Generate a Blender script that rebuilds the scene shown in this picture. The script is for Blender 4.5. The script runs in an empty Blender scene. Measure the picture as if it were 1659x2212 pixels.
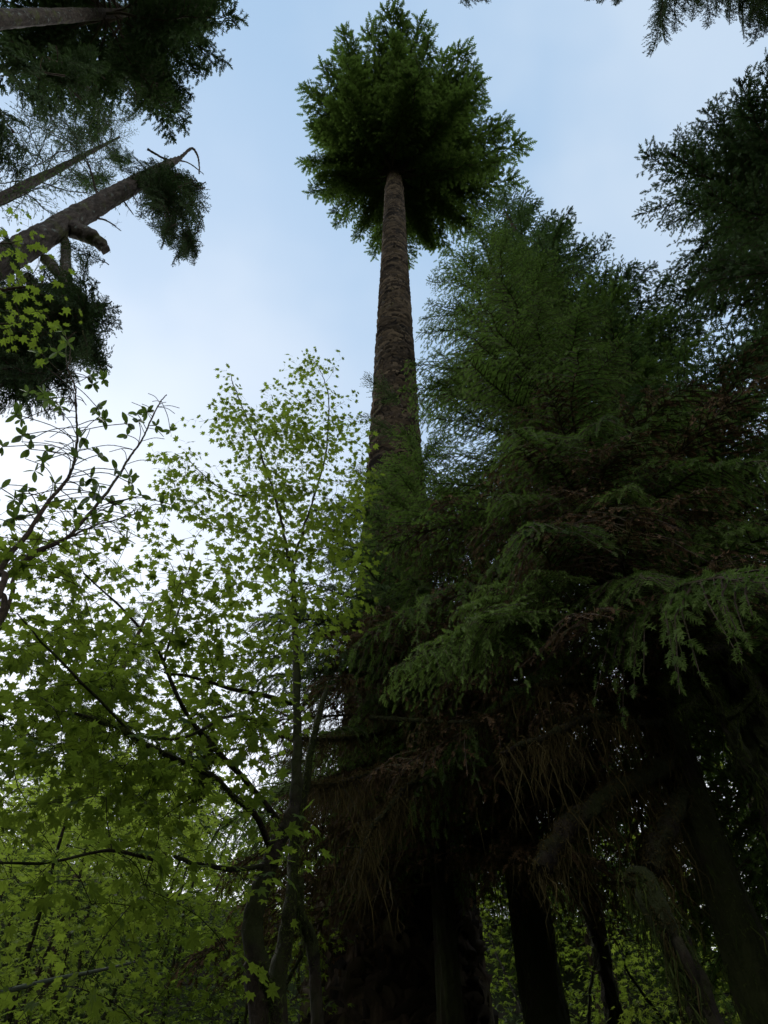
import bpy, math
import numpy as np
from math import radians, sin, cos, pi, atan2, hypot, tan
C = bpy.context.scene
# ------------------------------------------------------------------ camera
FW, FH, FPX = 1659.0, 2212.0, 1533.0          # pixel frame in which the photograph was measured
PITCH, ROLL, CAMZ = radians(55.0), radians(1.6), 1.6
cam_d = bpy.data.cameras.new('camera'); cam = bpy.data.objects.new('camera', cam_d)
C.collection.objects.link(cam); C.camera = cam
cam_d.sensor_fit = 'VERTICAL'; cam_d.sensor_height = 34.6; cam_d.lens = 34.6 * FPX / FH
cam_d.clip_start = 0.05; cam_d.clip_end = 3000
import mathutils
Rm = mathutils.Euler((radians(90) + PITCH, 0, 0), 'XYZ').to_matrix() @ mathutils.Matrix.Rotation(ROLL, 3, 'Z')
cam.rotation_euler = Rm.to_euler(); cam.location = (0, 0, CAMZ)
RM = np.array(Rm)

# ------------------------------------------------------------------ sky and light
SUN_EL, SUN_AZ = radians(50), radians(42)     # sun veiled by cloud, ahead and to the left
w = bpy.data.worlds.new('World'); C.world = w; w.use_nodes = True
nt = w.node_tree; nt.nodes.clear()
N = nt.nodes.new
def L(a, b): nt.links.new(a, b)
sky = N('ShaderNodeTexSky'); sky.sky_type = 'NISHITA'; sky.sun_disc = False
sky.sun_elevation = SUN_EL; sky.sun_rotation = -SUN_AZ; sky.air_density = 1.0; sky.dust_density = 1.5
tc = N('ShaderNodeTexCoord'); mp = N('ShaderNodeMapping'); mp.inputs['Scale'].default_value = (1.2, 1.2, 1.6)
n1 = N('ShaderNodeTexNoise'); n1.inputs['Scale'].default_value = 1.7; n1.inputs['Detail'].default_value = 4; n1.inputs['Roughness'].default_value = .5
cr = N('ShaderNodeValToRGB'); cr.color_ramp.interpolation = 'EASE'
cr.color_ramp.elements[0].position = .40; cr.color_ramp.elements[0].color = (.0, .0, .0, 1)
cr.color_ramp.elements[1].position = .62; cr.color_ramp.elements[1].color = (1, 1, 1, 1)
sep = N('ShaderNodeSeparateXYZ')
low = N('ShaderNodeMapRange'); low.inputs[1].default_value = .90; low.inputs[2].default_value = .42
cl1 = N('ShaderNodeMix'); cl1.data_type = 'RGBA'
cl1.inputs['A'].default_value = (4.5, 6.5, 9.0, 1); cl1.inputs['B'].default_value = (6.4, 7.9, 9.7, 1)
cl2 = N('ShaderNodeMix'); cl2.data_type = 'RGBA'; cl2.inputs['B'].default_value = (14.5, 14.8, 15.4, 1)
mx = N('ShaderNodeMix'); mx.data_type = 'RGBA'; mx.inputs['Factor'].default_value = .9
bg = N('ShaderNodeBackground'); bg.inputs['Strength'].default_value = .1
out = N('ShaderNodeOutputWorld')
L(tc.outputs['Generated'], mp.inputs[0]); L(mp.outputs[0], n1.inputs[0]); L(n1.outputs[0], cr.inputs[0])
L(tc.outputs['Generated'], sep.inputs[0]); L(sep.outputs['Z'], low.inputs[0])
L(cr.outputs[0], cl1.inputs['Factor']); L(cl1.outputs['Result'], cl2.inputs['A']); L(low.outputs[0], cl2.inputs['Factor'])
vd = N('ShaderNodeVectorMath'); vd.operation = 'DOT_PRODUCT'; vd.inputs[1].default_value = (-cos(SUN_EL) * sin(SUN_AZ), cos(SUN_EL) * cos(SUN_AZ), sin(SUN_EL)); L(tc.outputs['Generated'], vd.inputs[0])
gl = N('ShaderNodeMapRange'); gl.interpolation_type = 'SMOOTHSTEP'; gl.inputs[1].default_value = .80; gl.inputs[2].default_value = 1.0; gl.inputs[4].default_value = .28; L(vd.outputs['Value'], gl.inputs[0])
cl3 = N('ShaderNodeMix'); cl3.data_type = 'RGBA'; cl3.inputs['B'].default_value = (10.0, 10.8, 12.0, 1); L(gl.outputs[0], cl3.inputs['Factor']); L(cl2.outputs['Result'], cl3.inputs['A'])
L(sky.outputs[0], mx.inputs['A']); L(cl3.outputs['Result'], mx.inputs['B'])
L(mx.outputs['Result'], bg.inputs[0]); L(bg.outputs[0], out.inputs[0])
sd = bpy.data.lights.new('sun', 'SUN'); sd.energy = 1.5; sd.angle = radians(28); sd.color = (1, .97, .92)
sun = bpy.data.objects.new('sun', sd); C.collection.objects.link(sun)
sun.rotation_euler = (radians(90) - SUN_EL, 0, SUN_AZ + pi)
C.view_settings.view_transform = 'Standard'; C.view_settings.look = 'None'
C.view_settings.exposure = 0.0; C.view_settings.gamma = 1.0
C.cycles.max_bounces = 6; C.cycles.diffuse_bounces = 4; C.cycles.transmission_bounces = 4; C.cycles.transparent_max_bounces = 4

# ------------------------------------------------------------------ geometry helpers
def ray(u, v):
    d = RM @ np.array([(u - FW / 2) / FPX, (FH / 2 - v) / FPX, -1.0])
    return d / np.linalg.norm(d)
def px(u, v, D):
    """point seen at (u,v) at horizontal distance D"""
    d = ray(u, v); t = D / hypot(d[0], d[1]); return np.array([0, 0, CAMZ]) + d * t
def pr(u, v, R):
    """point seen at (u,v) at straight-line distance R"""
    return np.array([0, 0, CAMZ]) + ray(u, v) * R
def nrm(a): return a / np.maximum(np.linalg.norm(a, axis=-1, keepdims=True), 1e-9)

class MB:
    def __init__(s): s.V = []; s.F = []; s.T = []; s.M = []; s.n = 0
    def add(s, v, f, tone=.5, mat=0):
        v = np.asarray(v, np.float32).reshape(-1, 3); f = np.asarray(f, np.int32)
        if f.shape[1] == 4: 
            f = np.concatenate([f[:, [0, 1, 2]], f[:, [0, 2, 3]]])
            if np.ndim(tone): tone = np.tile(tone, 2)
        s.V.append(v); s.F.append(f + s.n); s.n += len(v)
        s.T.append(np.broadcast_to(np.float32(tone), (len(f),)).astype(np.float32))
        s.M.append(np.broadcast_to(np.int32(mat), (len(f),)).astype(np.int32))
    def arrays(s):
        return np.concatenate(s.V), np.concatenate(s.F), np.concatenate(s.T), np.concatenate(s.M)
    def addtf(s, A, R, p, sc, dtone=0.0, matmap=None):
        V, F, T, M = A
        s.V.append(((V * sc) @ R.T + p).astype(np.float32)); s.F.append(F + s.n); s.n += len(V)
        s.T.append(np.clip(T + dtone, 0, 1)); s.M.append(M)
    def build(s, name, mats, parent=None, smooth=False, origin=None):
        V, F, T, M = s.arrays()
        if origin is not None: V = V - np.asarray(origin, np.float32)
        me = bpy.data.meshes.new(name)
        me.vertices.add(len(V)); me.vertices.foreach_set('co', V.ravel())
        me.loops.add(len(F) * 3); me.loops.foreach_set('vertex_index', F.ravel().astype(np.int32))
        me.polygons.add(len(F)); me.polygons.foreach_set('loop_start', np.arange(0, len(F) * 3, 3, dtype=np.int32))
        me.polygons.foreach_set('material_index', M)
        me.polygons.foreach_set('use_smooth', np.full(len(F), bool(smooth)))
        me.update(calc_edges=True)
        a = me.attributes.new('tone', 'FLOAT', 'FACE'); a.data.foreach_set('value', T)
        for m in (mats if isinstance(mats, (list, tuple)) else [mats]): me.materials.append(m)
        o = bpy.data.objects.new(name, me); C.collection.objects.link(o)
        if parent is not None: o.parent = parent
        return o

def frames(P):
    T = nrm(np.gradient(P, axis=0))
    m = nrm(P[-1] - P[0]); ref = np.array([0, 0, 1.]) if abs(m[2]) < .8 else np.array([0, 1., 0])
    U = nrm(np.cross(T, ref)); W = np.cross(U, T); return T, U, W
def tube_arrays(P, r, k):
    P = np.asarray(P, float); r = np.broadcast_to(np.asarray(r, float), (len(P),))
    T, U, W = frames(P); a = np.arange(k) * 2 * pi / k
    ring = U[:, None] * np.cos(a)[None, :, None] + W[:, None] * np.sin(a)[None, :, None]
    V = P[:, None] + ring * r[:, None, None]
    i = np.arange(len(P) - 1)[:, None] * k; j = np.arange(k)[None]; jn = (j + 1) % k
    F = np.stack([i + j, i + k + j, i + k + jn, i + jn], -1).reshape(-1, 4)
    return V, F, ring
def tube(mb, P, r, k=5, tone=.5, mat=0, cap=True, rough=0, rng=None):
    V, F, ring = tube_arrays(P, r, k); V = V.copy()
    if rough: V += ring * (rng.normal(0, rough, V.shape[:2])[..., None])
    n = V.shape[0] * k; V = V.reshape(-1, 3); mb.add(V, F, tone, mat)
    if cap:
        mb.add(V[-k:], [[a, (a + 1) % k, (a + 2) % k] for a in range(0, 1)] if k == 3 else [[0, a + 1, a + 2] for a in range(k - 2)], tone, mat)
def segs(mb, A, B, ra, rb, tone=.3, mat=0):
    """many three-sided tapering twigs"""
    A = np.asarray(A, float); B = np.asarray(B, float); n = len(A)
    if n == 0: return
    t = nrm(B - A); ref = np.where(np.abs(t[:, 2:3]) < .9, np.array([[0, 0, 1.]]), np.array([[1., 0, 0]]))
    u = nrm(np.cross(t, ref)); w_ = np.cross(u, t)
    ra = np.broadcast_to(np.asarray(ra, float), (n,)); rb = np.broadcast_to(np.asarray(rb, float), (n,))
    V = np.empty((n, 6, 3))
    for k in range(3):
        a = k * 2 * pi / 3; d = u * cos(a) + w_ * sin(a)
        V[:, k] = A + d * ra[:, None]; V[:, 3 + k] = B + d * rb[:, None]
    f = np.array([[0, 3, 4, 1], [1, 4, 5, 2], [2, 5, 3, 0]])
    F = (np.arange(n)[:, None, None] * 6 + f[None]).reshape(-1, 4)
    mb.add(V.reshape(-1, 3), F, tone, mat)
def smooth_path(P, n):
    """Catmull-Rom through the points"""
    P = np.asarray(P, float)
    if len(P) == 2: t = np.linspace(0, 1, n)[:, None]; return P[0] * (1 - t) + P[1] * t
    Q = np.vstack([2 * P[0] - P[1], P, 2 * P[-1] - P[-2]]); m = len(P) - 1
    t = np.linspace(0, m - 1e-6, n); i = t.astype(int); f = (t - i)[:, None]
    p0, p1, p2, p3 = Q[i], Q[i + 1], Q[i + 2], Q[i + 3]
    return .5 * (2 * p1 + (p2 - p0) * f + (2 * p0 - 5 * p1 + 4 * p2 - p3) * f ** 2 + (3 * p1 - p0 - 3 * p2 + p3) * f ** 3)
def stamp(mb, tmpl, P, X, U, S, tone, mat, tip_tone=0.0, SY=None):
    """place the small template at every P, its x axis along X, its z axis near U, scaled by S"""
    tv, tf, tt = tmpl; n = len(P)
    if n == 0: return
    X = nrm(X); Y = nrm(np.cross(U, X)); Z = np.cross(X, Y)
    S = np.broadcast_to(np.asarray(S, float), (n,)); SY = S if SY is None else SY
    V = P[:, None] + S[:, None, None] * (tv[None, :, 0:1] * X[:, None]) + np.broadcast_to(SY, (n,))[:, None, None] * (tv[None, :, 1:2] * Y[:, None] + tv[None, :, 2:3] * Z[:, None])
    F = (np.arange(n)[:, None, None] * len(tv) + tf[None]).reshape(-1, 3)
    T = np.clip(np.broadcast_to(np.asarray(tone, float), (n,))[:, None] + tt[None] * tip_tone, 0, 1).reshape(-1)
    mb.add(V.reshape(-1, 3), F, T, mat)

# ---- value noise on a cylinder
def cyl_noise(rng, nth, nz, th, z):
    """periodic in th (0..1); th,z arrays; z in cells"""
    G = rng.random((nz + 2, nth)); t = (th % 1) * nth; i = np.floor(t).astype(int) % nth; f = t - np.floor(t)
    zz = np.clip(z, 0, nz - 1e-3); j = zz.astype(int); g = zz - j
    f = f * f * (3 - 2 * f); g = g * g * (3 - 2 * g); i2 = (i + 1) % nth
    return (G[j, i] * (1 - f) + G[j, i2] * f) * (1 - g) + (G[j + 1, i] * (1 - f) + G[j + 1, i2] * f) * g

# ------------------------------------------------------------------ materials
def mat_base(name):
    m = bpy.data.materials.new(name); m.use_nodes = True; t = m.node_tree; t.nodes.clear()
    o = t.nodes.new('ShaderNodeOutputMaterial'); return m, t, o
def leafy(name, c0, c1, trans=(.1, .2, .03), tf=.35, rough=.75, noise=3.0, spec=.12):
    m, t, o = mat_base(name); n = t.nodes.new; l = t.links.new
    at = n('ShaderNodeAttribute'); at.attribute_name = 'tone'
    g = n('ShaderNodeNewGeometry'); ns = n('ShaderNodeTexNoise'); ns.inputs['Scale'].default_value = noise; ns.inputs['Detail'].default_value = 2
    l(g.outputs['Position'], ns.inputs[0])
    ad = n('ShaderNodeMath'); ad.operation = 'MULTIPLY_ADD'; ad.inputs[1].default_value = .9; ad.inputs[2].default_value = -.45
    l(ns.outputs[0], ad.inputs[0])
    s = n('ShaderNodeMath'); s.use_clamp = True; l(at.outputs['Fac'], s.inputs[0]); l(ad.outputs[0], s.inputs[1])
    mc = n('ShaderNodeMix'); mc.data_type = 'RGBA'; mc.inputs['A'].default_value = (*c0, 1); mc.inputs['B'].default_value = (*c1, 1)
    l(s.outputs[0], mc.inputs['Factor'])
    p = n('ShaderNodeBsdfPrincipled'); p.inputs['Roughness'].default_value = rough; p.inputs['Specular IOR Level'].default_value = spec
    l(mc.outputs['Result'], p.inputs['Base Color'])
    if tf > 0:
        tr = n('ShaderNodeBsdfTranslucent'); m2 = n('ShaderNodeMix'); m2.data_type = 'RGBA'
        m2.inputs['A'].default_value = (trans[0] * .6, trans[1] * .6, trans[2] * .6, 1); m2.inputs['B'].default_value = (*trans, 1)
        l(s.outputs[0], m2.inputs['Factor']); l(m2.outputs['Result'], tr.inputs[0])
        ms = n('ShaderNodeMixShader'); ms.inputs[0].default_value = tf
        l(p.outputs[0], ms.inputs[1]); l(tr.outputs[0], ms.inputs[2]); l(ms.outputs[0], o.inputs[0])
    else: l(p.outputs[0], o.inputs[0])
    return m
def barky(name, c0, c1, moss=(.05, .06, .015), mossf=.4, scale=10, zs=.25, bump=.6, lich=0.0, vfreq=1.0):
    m, t, o = mat_base(name); n = t.nodes.new; l = t.links.new
    g = n('ShaderNodeNewGeometry'); mpn = n('ShaderNodeMapping'); mpn.inputs['Scale'].default_value = (1, 1, zs); l(g.outputs['Position'], mpn.inputs[0])
    a = n('ShaderNodeTexNoise'); a.inputs['Scale'].default_value = scale; a.inputs['Detail'].default_value = 8; a.inputs['Roughness'].default_value = .65; l(mpn.outputs[0], a.inputs[0])
    v = n('ShaderNodeTexVoronoi'); v.feature = 'DISTANCE_TO_EDGE'; v.inputs['Scale'].default_value = scale * 1.1; l(mpn.outputs[0], v.inputs[0])
    b = n('ShaderNodeTexNoise'); b.inputs['Scale'].default_value = 1.3; b.inputs['Detail'].default_value = 5; b.inputs['Roughness'].default_value = .7; l(g.outputs['Position'], b.inputs[0])
    r1 = n('ShaderNodeMapRange'); r1.inputs[1].default_value = .35; r1.inputs[2].default_value = .65; l(a.outputs[0], r1.inputs[0])
    mc = n('ShaderNodeMix'); mc.data_type = 'RGBA'; mc.inputs['A'].default_value = (*c0, 1); mc.inputs['B'].default_value = (*c1, 1); l(r1.outputs[0], mc.inputs['Factor'])
    r2 = n('ShaderNodeMapRange'); r2.inputs[1].default_value = .62 - mossf * .35; r2.inputs[2].default_value = .75 - mossf * .35; l(b.outputs[0], r2.inputs[0])
    m3 = n('ShaderNodeMix'); m3.data_type = 'RGBA'; m3.inputs['B'].default_value = (*moss, 1); l(r2.outputs[0], m3.inputs['Factor']); l(mc.outputs['Result'], m3.inputs['A'])
    last = m3
    if lich:
        c = n('ShaderNodeTexNoise'); c.inputs['Scale'].default_value = 5; c.inputs['Detail'].default_value = 6; c.inputs['Roughness'].default_value = .75; l(g.outputs['Position'], c.inputs[0])
        r3 = n('ShaderNodeMapRange'); r3.inputs[1].default_value = .62 - lich * .2; r3.inputs[2].default_value = .68 - lich * .2; l(c.outputs[0], r3.inputs[0])
        last = n('ShaderNodeMix'); last.data_type = 'RGBA'; last.inputs['B'].default_value = (.13, .15, .13, 1); l(r3.outputs[0], last.inputs['Factor']); l(m3.outputs['Result'], last.inputs['A'])
    p = n('ShaderNodeBsdfPrincipled'); p.inputs['Roughness'].default_value = .9; p.inputs['Specular IOR Level'].default_value = .15
    l(last.outputs['Result'], p.inputs['Base Color'])
    mul = n('ShaderNodeMath'); mul.operation = 'MULTIPLY_ADD'; mul.inputs[1].default_value = .8; l(v.outputs[0], mul.inputs[0]); l(a.outputs[0], mul.inputs[2])
    bp = n('ShaderNodeBump'); bp.inputs['Strength'].default_value = bump; bp.inputs['Distance'].default_value = .05; l(mul.outputs[0], bp.inputs['Height']); l(bp.outputs[0], p.inputs['Normal'])
    l(p.outputs[0], o.inputs[0]); return m
M_scale = leafy('mossy_bark_scales', (.008, .006, .004), (.11, .082, .05), tf=0, noise=.8, rough=.9, spec=.1)
M_bark = barky('scaly_bark', (.012, .008, .005), (.085, .058, .036), moss=(.075, .065, .025), mossf=.35, scale=7, zs=.35, bump=1.0)
M_barkgrey = barky('grey_lichen_bark', (.02, .016, .012), (.075, .06, .048), moss=(.06, .065, .02), mossf=.25, scale=8, zs=.4, lich=.2)
M_barkdark = barky('mossy_bark', (.010, .007, .005), (.034, .025, .015), moss=(.022, .026, .006), mossf=.6, scale=12, zs=.5, bump=1.0)
M_twig = barky('twig_bark', (.03, .022, .015), (.09, .065, .045), mossf=.3, scale=30, zs=1, bump=.2)
M_lichtwig = barky('lichen_twig', (.05, .045, .04), (.16, .16, .14), moss=(.1, .12, .08), mossf=.5, scale=30, zs=1, bump=.2)
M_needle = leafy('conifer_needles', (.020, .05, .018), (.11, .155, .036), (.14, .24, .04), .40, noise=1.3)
M_needledark = leafy('dark_spruce_needles', (.012, .030, .015), (.055, .090, .034), (.06, .11, .025), .22, noise=1.3)  # darker and less translucent than the other needles
M_freshlit = leafy('lit_fresh_needles', (.035, .07, .02), (.18, .27, .06), (.18, .28, .05), .4, noise=1.8)  # fresh growth, lightened further: light on the near sprays put into the colour
M_needleblue = leafy('hemlock_needles', (.016, .040, .020), (.085, .130, .042), (.09, .16, .04), .34, noise=1.6)
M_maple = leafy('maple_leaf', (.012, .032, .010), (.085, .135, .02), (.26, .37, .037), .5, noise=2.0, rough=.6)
M_maplefarlit = leafy('lit_far_maple_leaf', (.05, .09, .016), (.25, .32, .055), (.38, .50, .06), .5, noise=.9, rough=.5)  # maple leaf with sunlight on the slope put into its raised colour
M_oval = leafy('glossy_oval_leaf', (.015, .035, .014), (.05, .08, .02), (.16, .26, .04), .35, noise=2, rough=.35, spec=.5)
M_moss = leafy('hanging_moss', (.025, .020, .007), (.10, .075, .025), (.09, .07, .02), .2, noise=2.0, rough=.9, spec=.1)
M_mossgreen = leafy('green_moss', (.022, .034, .008), (.085, .10, .02), (.08, .11, .02), .2, noise=2.5, rough=.9, spec=.1)
M_dead = leafy('dead_needle_twigs', (.035, .022, .012), (.15, .09, .045), (.1, .06, .03), .1, noise=2.2, rough=.9, spec=.1)
M_soil = barky('forest_floor_soil', (.012, .010, .007), (.035, .03, .018), moss=(.02, .03, .008), mossf=.6, scale=3, zs=1)

# ------------------------------------------------------------------ small templates
def tri_template(tris, tones):
    V = np.array(tris, float).reshape(-1, 3); F = np.arange(len(V)).reshape(-1, 3); return V, F, np.array(tones, float)
def make_sprig(nside, w_, top, base_w):
    T = []; t = []
    for i in range(nside):
        x = .05 + .82 * i / nside; ww = w_ * (1 - .55 * (i / nside) ** 2)
        for s in (-1, 1):
            T.append([(x - base_w, 0, 0), (x + base_w, 0, 0), (x + base_w + .10, s * ww, -.03 + .06 * ((i * 7) % 3 - 1))]); t.append(i / nside)
    for i in range(top):
        x = .1 + .8 * i / top; s = (-1) ** i
        T.append([(x - base_w, 0, 0), (x + base_w, 0, 0), (x + base_w + .1, s * w_ * .45, w_ * .8)]); t.append(i / max(1, top))
    T.append([(0, -.02, 0), (0, .02, 0), (1.0, 0, 0)]); t.append(.5)
    T.append([(.8, -w_ * .35, .01), (.8, w_ * .35, .01), (1.08, 0, 0)]); t.append(1)
    return tri_template(T, t)
SPN = make_sprig(7, .27, 5, .06)      # close view
SPM = make_sprig(4, .30, 3, .11)       # middle distance
SPF = make_sprig(3, .26, 1, .15)       # far
def star_leaf(lobes, base):
    pts = []
    for k, (a, r) in enumerate(lobes):
        pts.append((r * cos(radians(a)), r * sin(radians(a)), -.24 * r * r + .10 * abs(sin(radians(a)))))
    V = np.array([(.12, 0, .02)] + pts) + np.array([base, 0, 0]); n = len(pts)
    F = np.array([[0, i + 1, (i + 1) % n + 1] for i in range(n)]); return V, F, np.linspace(-.1, .1, n)
LEAF7 = star_leaf([(180, .12), (-128, .42), (-108, .36), (-84, .64), (-62, .45), (-42, .85), (-21, .49), (0, .97), (21, .49), (42, .85), (62, .45), (84, .64), (108, .36), (128, .42)], .45)
LEAF5 = star_leaf([(180, .15), (-100, .5), (-60, .35), (-48, .85), (-22, .42), (0, 1.0), (22, .42), (48, .85), (60, .35), (100, .5)], .4)
LEAF3 = star_leaf([(180, .2), (-70, .75), (-30, .5), (0, 1.0), (30, .5), (70, .75)], .3)
_ov = [(0, 0), (.18, .13), (.42, .21), (.68, .20), (.88, .11), (1, 0), (.88, -.11), (.68, -.20), (.42, -.21), (.18, -.13)]
OVAL = (np.array([(.5, 0, -.03)] + [(x, y, .05 * abs(y) * 4 - .10 * x * x) for x, y in _ov]), np.array([[0, i + 1, (i + 1) % 10 + 1] for i in range(10)]), np.zeros(10))

# ------------------------------------------------------------------ a conifer bough
def bough(rng, Lm, side_sp, sp_len, sp_gap, W=.35, droop=.25, hang=.25, tmpl=SPM, curve=(.1, -.35), bare=.12, wood=.02, wt=.3, tonebase=.35, jit=.2):
    """x outwards, z up; mats: 0 needles, 1 twig bark"""
    mb = MB(); n = 14; s = np.linspace(0, 1, n)
    wob = np.cumsum(rng.normal(0, .012, n)) * Lm
    main = np.stack([Lm * s, wob, Lm * (curve[0] * s + curve[1] * s * s)], 1)
    tube(mb, main, wood * (1 - .88 * s) * Lm / 2.5 + .003, 5, .3, 1, cap=False)
    ns = max(4, int(Lm / side_sp)) * 2
    ss = bare + (1 - bare) * (np.arange(ns) + rng.random(ns)) / ns; side = np.where(np.arange(ns) % 2 == 0, 1., -1.)
    prof = np.clip(1.0 - ((ss - .38) / .68) ** 2, .12, 1) * np.clip((ss - bare * .5) / .2, .2, 1)
    ll = W * Lm * prof * rng.uniform(.55, 1.1, ns)
    Bm = np.stack([np.interp(ss, s, main[:, k]) for k in range(3)], 1)
    Tm = nrm(np.stack([np.interp(ss, s, np.gradient(main[:, k])) for k in range(3)], 1))
    Nm = nrm(np.cross(np.array([0, 0, 1.]), Tm))
    ang = radians(58) + rng.normal(0, .16, ns) - .35 * ss
    dj = nrm(np.cos(ang)[:, None] * Tm + (np.sin(ang) * side)[:, None] * Nm + np.stack([0 * ss, 0 * ss, rng.normal(.02, .10, ns)], 1))
    def P(j, t): 
        return Bm[j] + dj[j] * (ll[j] * t)[:, None] + np.stack([0 * t, 0 * t, -droop * ll[j] * t * t * (1 + .0 * t)], 1)
    j = np.arange(ns); A = P(j, np.zeros(ns)); B = P(j, np.full(ns, .5)); D_ = P(j, np.ones(ns))
    rr = .006 * Lm / 2.5 + .0015
    segs(mb, A, B, rr, rr * .7, wt, 1); segs(mb, B, D_, rr * .7, rr * .3, wt, 1)
    nk = np.maximum(2, (ll / sp_gap).astype(int)); J = np.repeat(j, nk)
    k = np.concatenate([np.arange(a) for a in nk]); t = (k + .3 + .5 * rng.random(len(k))) / nk[J]
    pos = P(J, np.minimum(t, 1)); tang = nrm(dj[J] + np.stack([0 * t, 0 * t, -2 * droop * t], 1))
    q = nrm(np.cross(np.array([0, 0, 1.]), tang)); sgn = np.where(k % 2 == 0, 1., -1.)
    a2 = radians(50) * (1 - .3 * t) + rng.normal(0, .15, len(t)); last = k == nk[J] - 1; a2[last] = 0
    X = np.cos(a2)[:, None] * tang + (np.sin(a2) * sgn)[:, None] * q
    X[:, 2] -= hang * rng.uniform(.3, 1.6, len(t))
    U = np.stack([rng.normal(0, .35, len(t)), rng.normal(0, .35, len(t)), np.ones(len(t))], 1)
    X = X + rng.normal(0, jit, X.shape)
    S = sp_len * (1 - .35 * t) * rng.uniform(.7, 1.25, len(t))
    tone = tonebase + rng.normal(0, .12, len(t)) + .18 * t + (rng.random(ns)[J] - .5) * .2
    stamp(mb, tmpl, pos, X, U, S, tone, 0, .4)
    # sprigs along the leader
    nl = max(4, int(Lm / sp_gap)); sl = np.sort(rng.uniform(bare, 1, nl)); Pl = np.stack([np.interp(sl, s, main[:, k]) for k in range(3)], 1)
    Tl = nrm(np.stack([np.interp(sl, s, np.gradient(main[:, k])) for k in range(3)], 1)); Ql = nrm(np.cross(np.array([0, 0, 1.]), Tl))
    X = Tl * .7 + Ql * np.where(np.arange(nl) % 2 == 0, .6, -.6)[:, None]; X[-2:] = Tl[-2:]
    stamp(mb, tmpl, Pl, X, np.tile([0, 0, 1.], (nl, 1)), sp_len * rng.uniform(.6, 1, nl), tonebase + .1, 0, .25)
    return mb.arrays()
def rotm(yaw, pitch, roll):
    cy, sy, cp, sp, cr_, sr = cos(yaw), sin(yaw), cos(pitch), sin(pitch), cos(roll), sin(roll)
    Rz = np.array([[cy, -sy, 0], [sy, cy, 0], [0, 0, 1]]); Ry = np.array([[cp, 0, -sp], [0, 1, 0], [sp, 0, cp]]); Rx = np.array([[1, 0, 0], [0, cr_, -sr], [0, sr, cr_]])
    return Rz @ Ry @ Rx

def thing(name, label, cat, loc, group=None):
    o = bpy.data.objects.new(name, None); C.collection.objects.link(o); o.location = tuple(loc); o.empty_display_size = .3
    o['label'] = label; o['category'] = cat
    if group: o['group'] = group
    bpy.context.view_layer.update() if False else None
    return o
def moss_strands(mb, P, lens, rng, width=.012, tone=.4, mat=0, sway=.30):
    """hanging, ragged strands: each a kinked ribbon of four narrow crossed blades"""
    n = len(P); top = np.asarray(P, float); width = width * .3; top = np.concatenate([top, top + rng.normal(0, .02, top.shape)]); lens = np.tile(lens, 2) if np.ndim(lens) else lens; n *= 2; lens = np.asarray(lens) * rng.uniform(.12, 1, n) ** 2.2 * .8
    for c in range(2):
        a = rng.uniform(0, 2 * pi, n); d = np.stack([np.cos(a), np.sin(a), 0 * a], 1) * (width * rng.uniform(.5, 1.4, n))[:, None]
        cur = top.copy(); L3 = lens / 3; rows = [top - d, top + d]
        for k in range(3):
            cur = cur + np.stack([rng.normal(0, sway, n) * L3, rng.normal(0, sway, n) * L3, -L3], 1)
            f = (1.15, .8, .12)[k]; rows += [cur - d * f, cur + d * f]
        V = np.stack(rows, 1); f = np.array([[0, 1, 3, 2], [2, 3, 5, 4], [4, 5, 7, 6]])
        F = (np.arange(n)[:, None, None] * 8 + f[None]).reshape(-1, 4)
        mb.add(V.reshape(-1, 3), F, np.repeat(np.clip(tone + rng.normal(0, .2, n), 0, 1), 3), mat)
def moss_tufts(mb, P, d, rng, size=.03, tone=.4, mat=0):
    n = len(P); a = nrm(rng.normal(0, 1, (n, 3))); b = nrm(np.cross(a, rng.normal(0, 1, (n, 3))))
    P = P + d; s = size * rng.uniform(.5, 1.5, n)[:, None]
    V = np.stack([P - b * s * .12, P + b * s * .12, P + a * s * .8], 1)
    mb.add(V.reshape(-1, 3), np.arange(3 * n).reshape(-1, 3), np.clip(tone + rng.normal(0, .2, n), 0, 1), mat)
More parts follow.
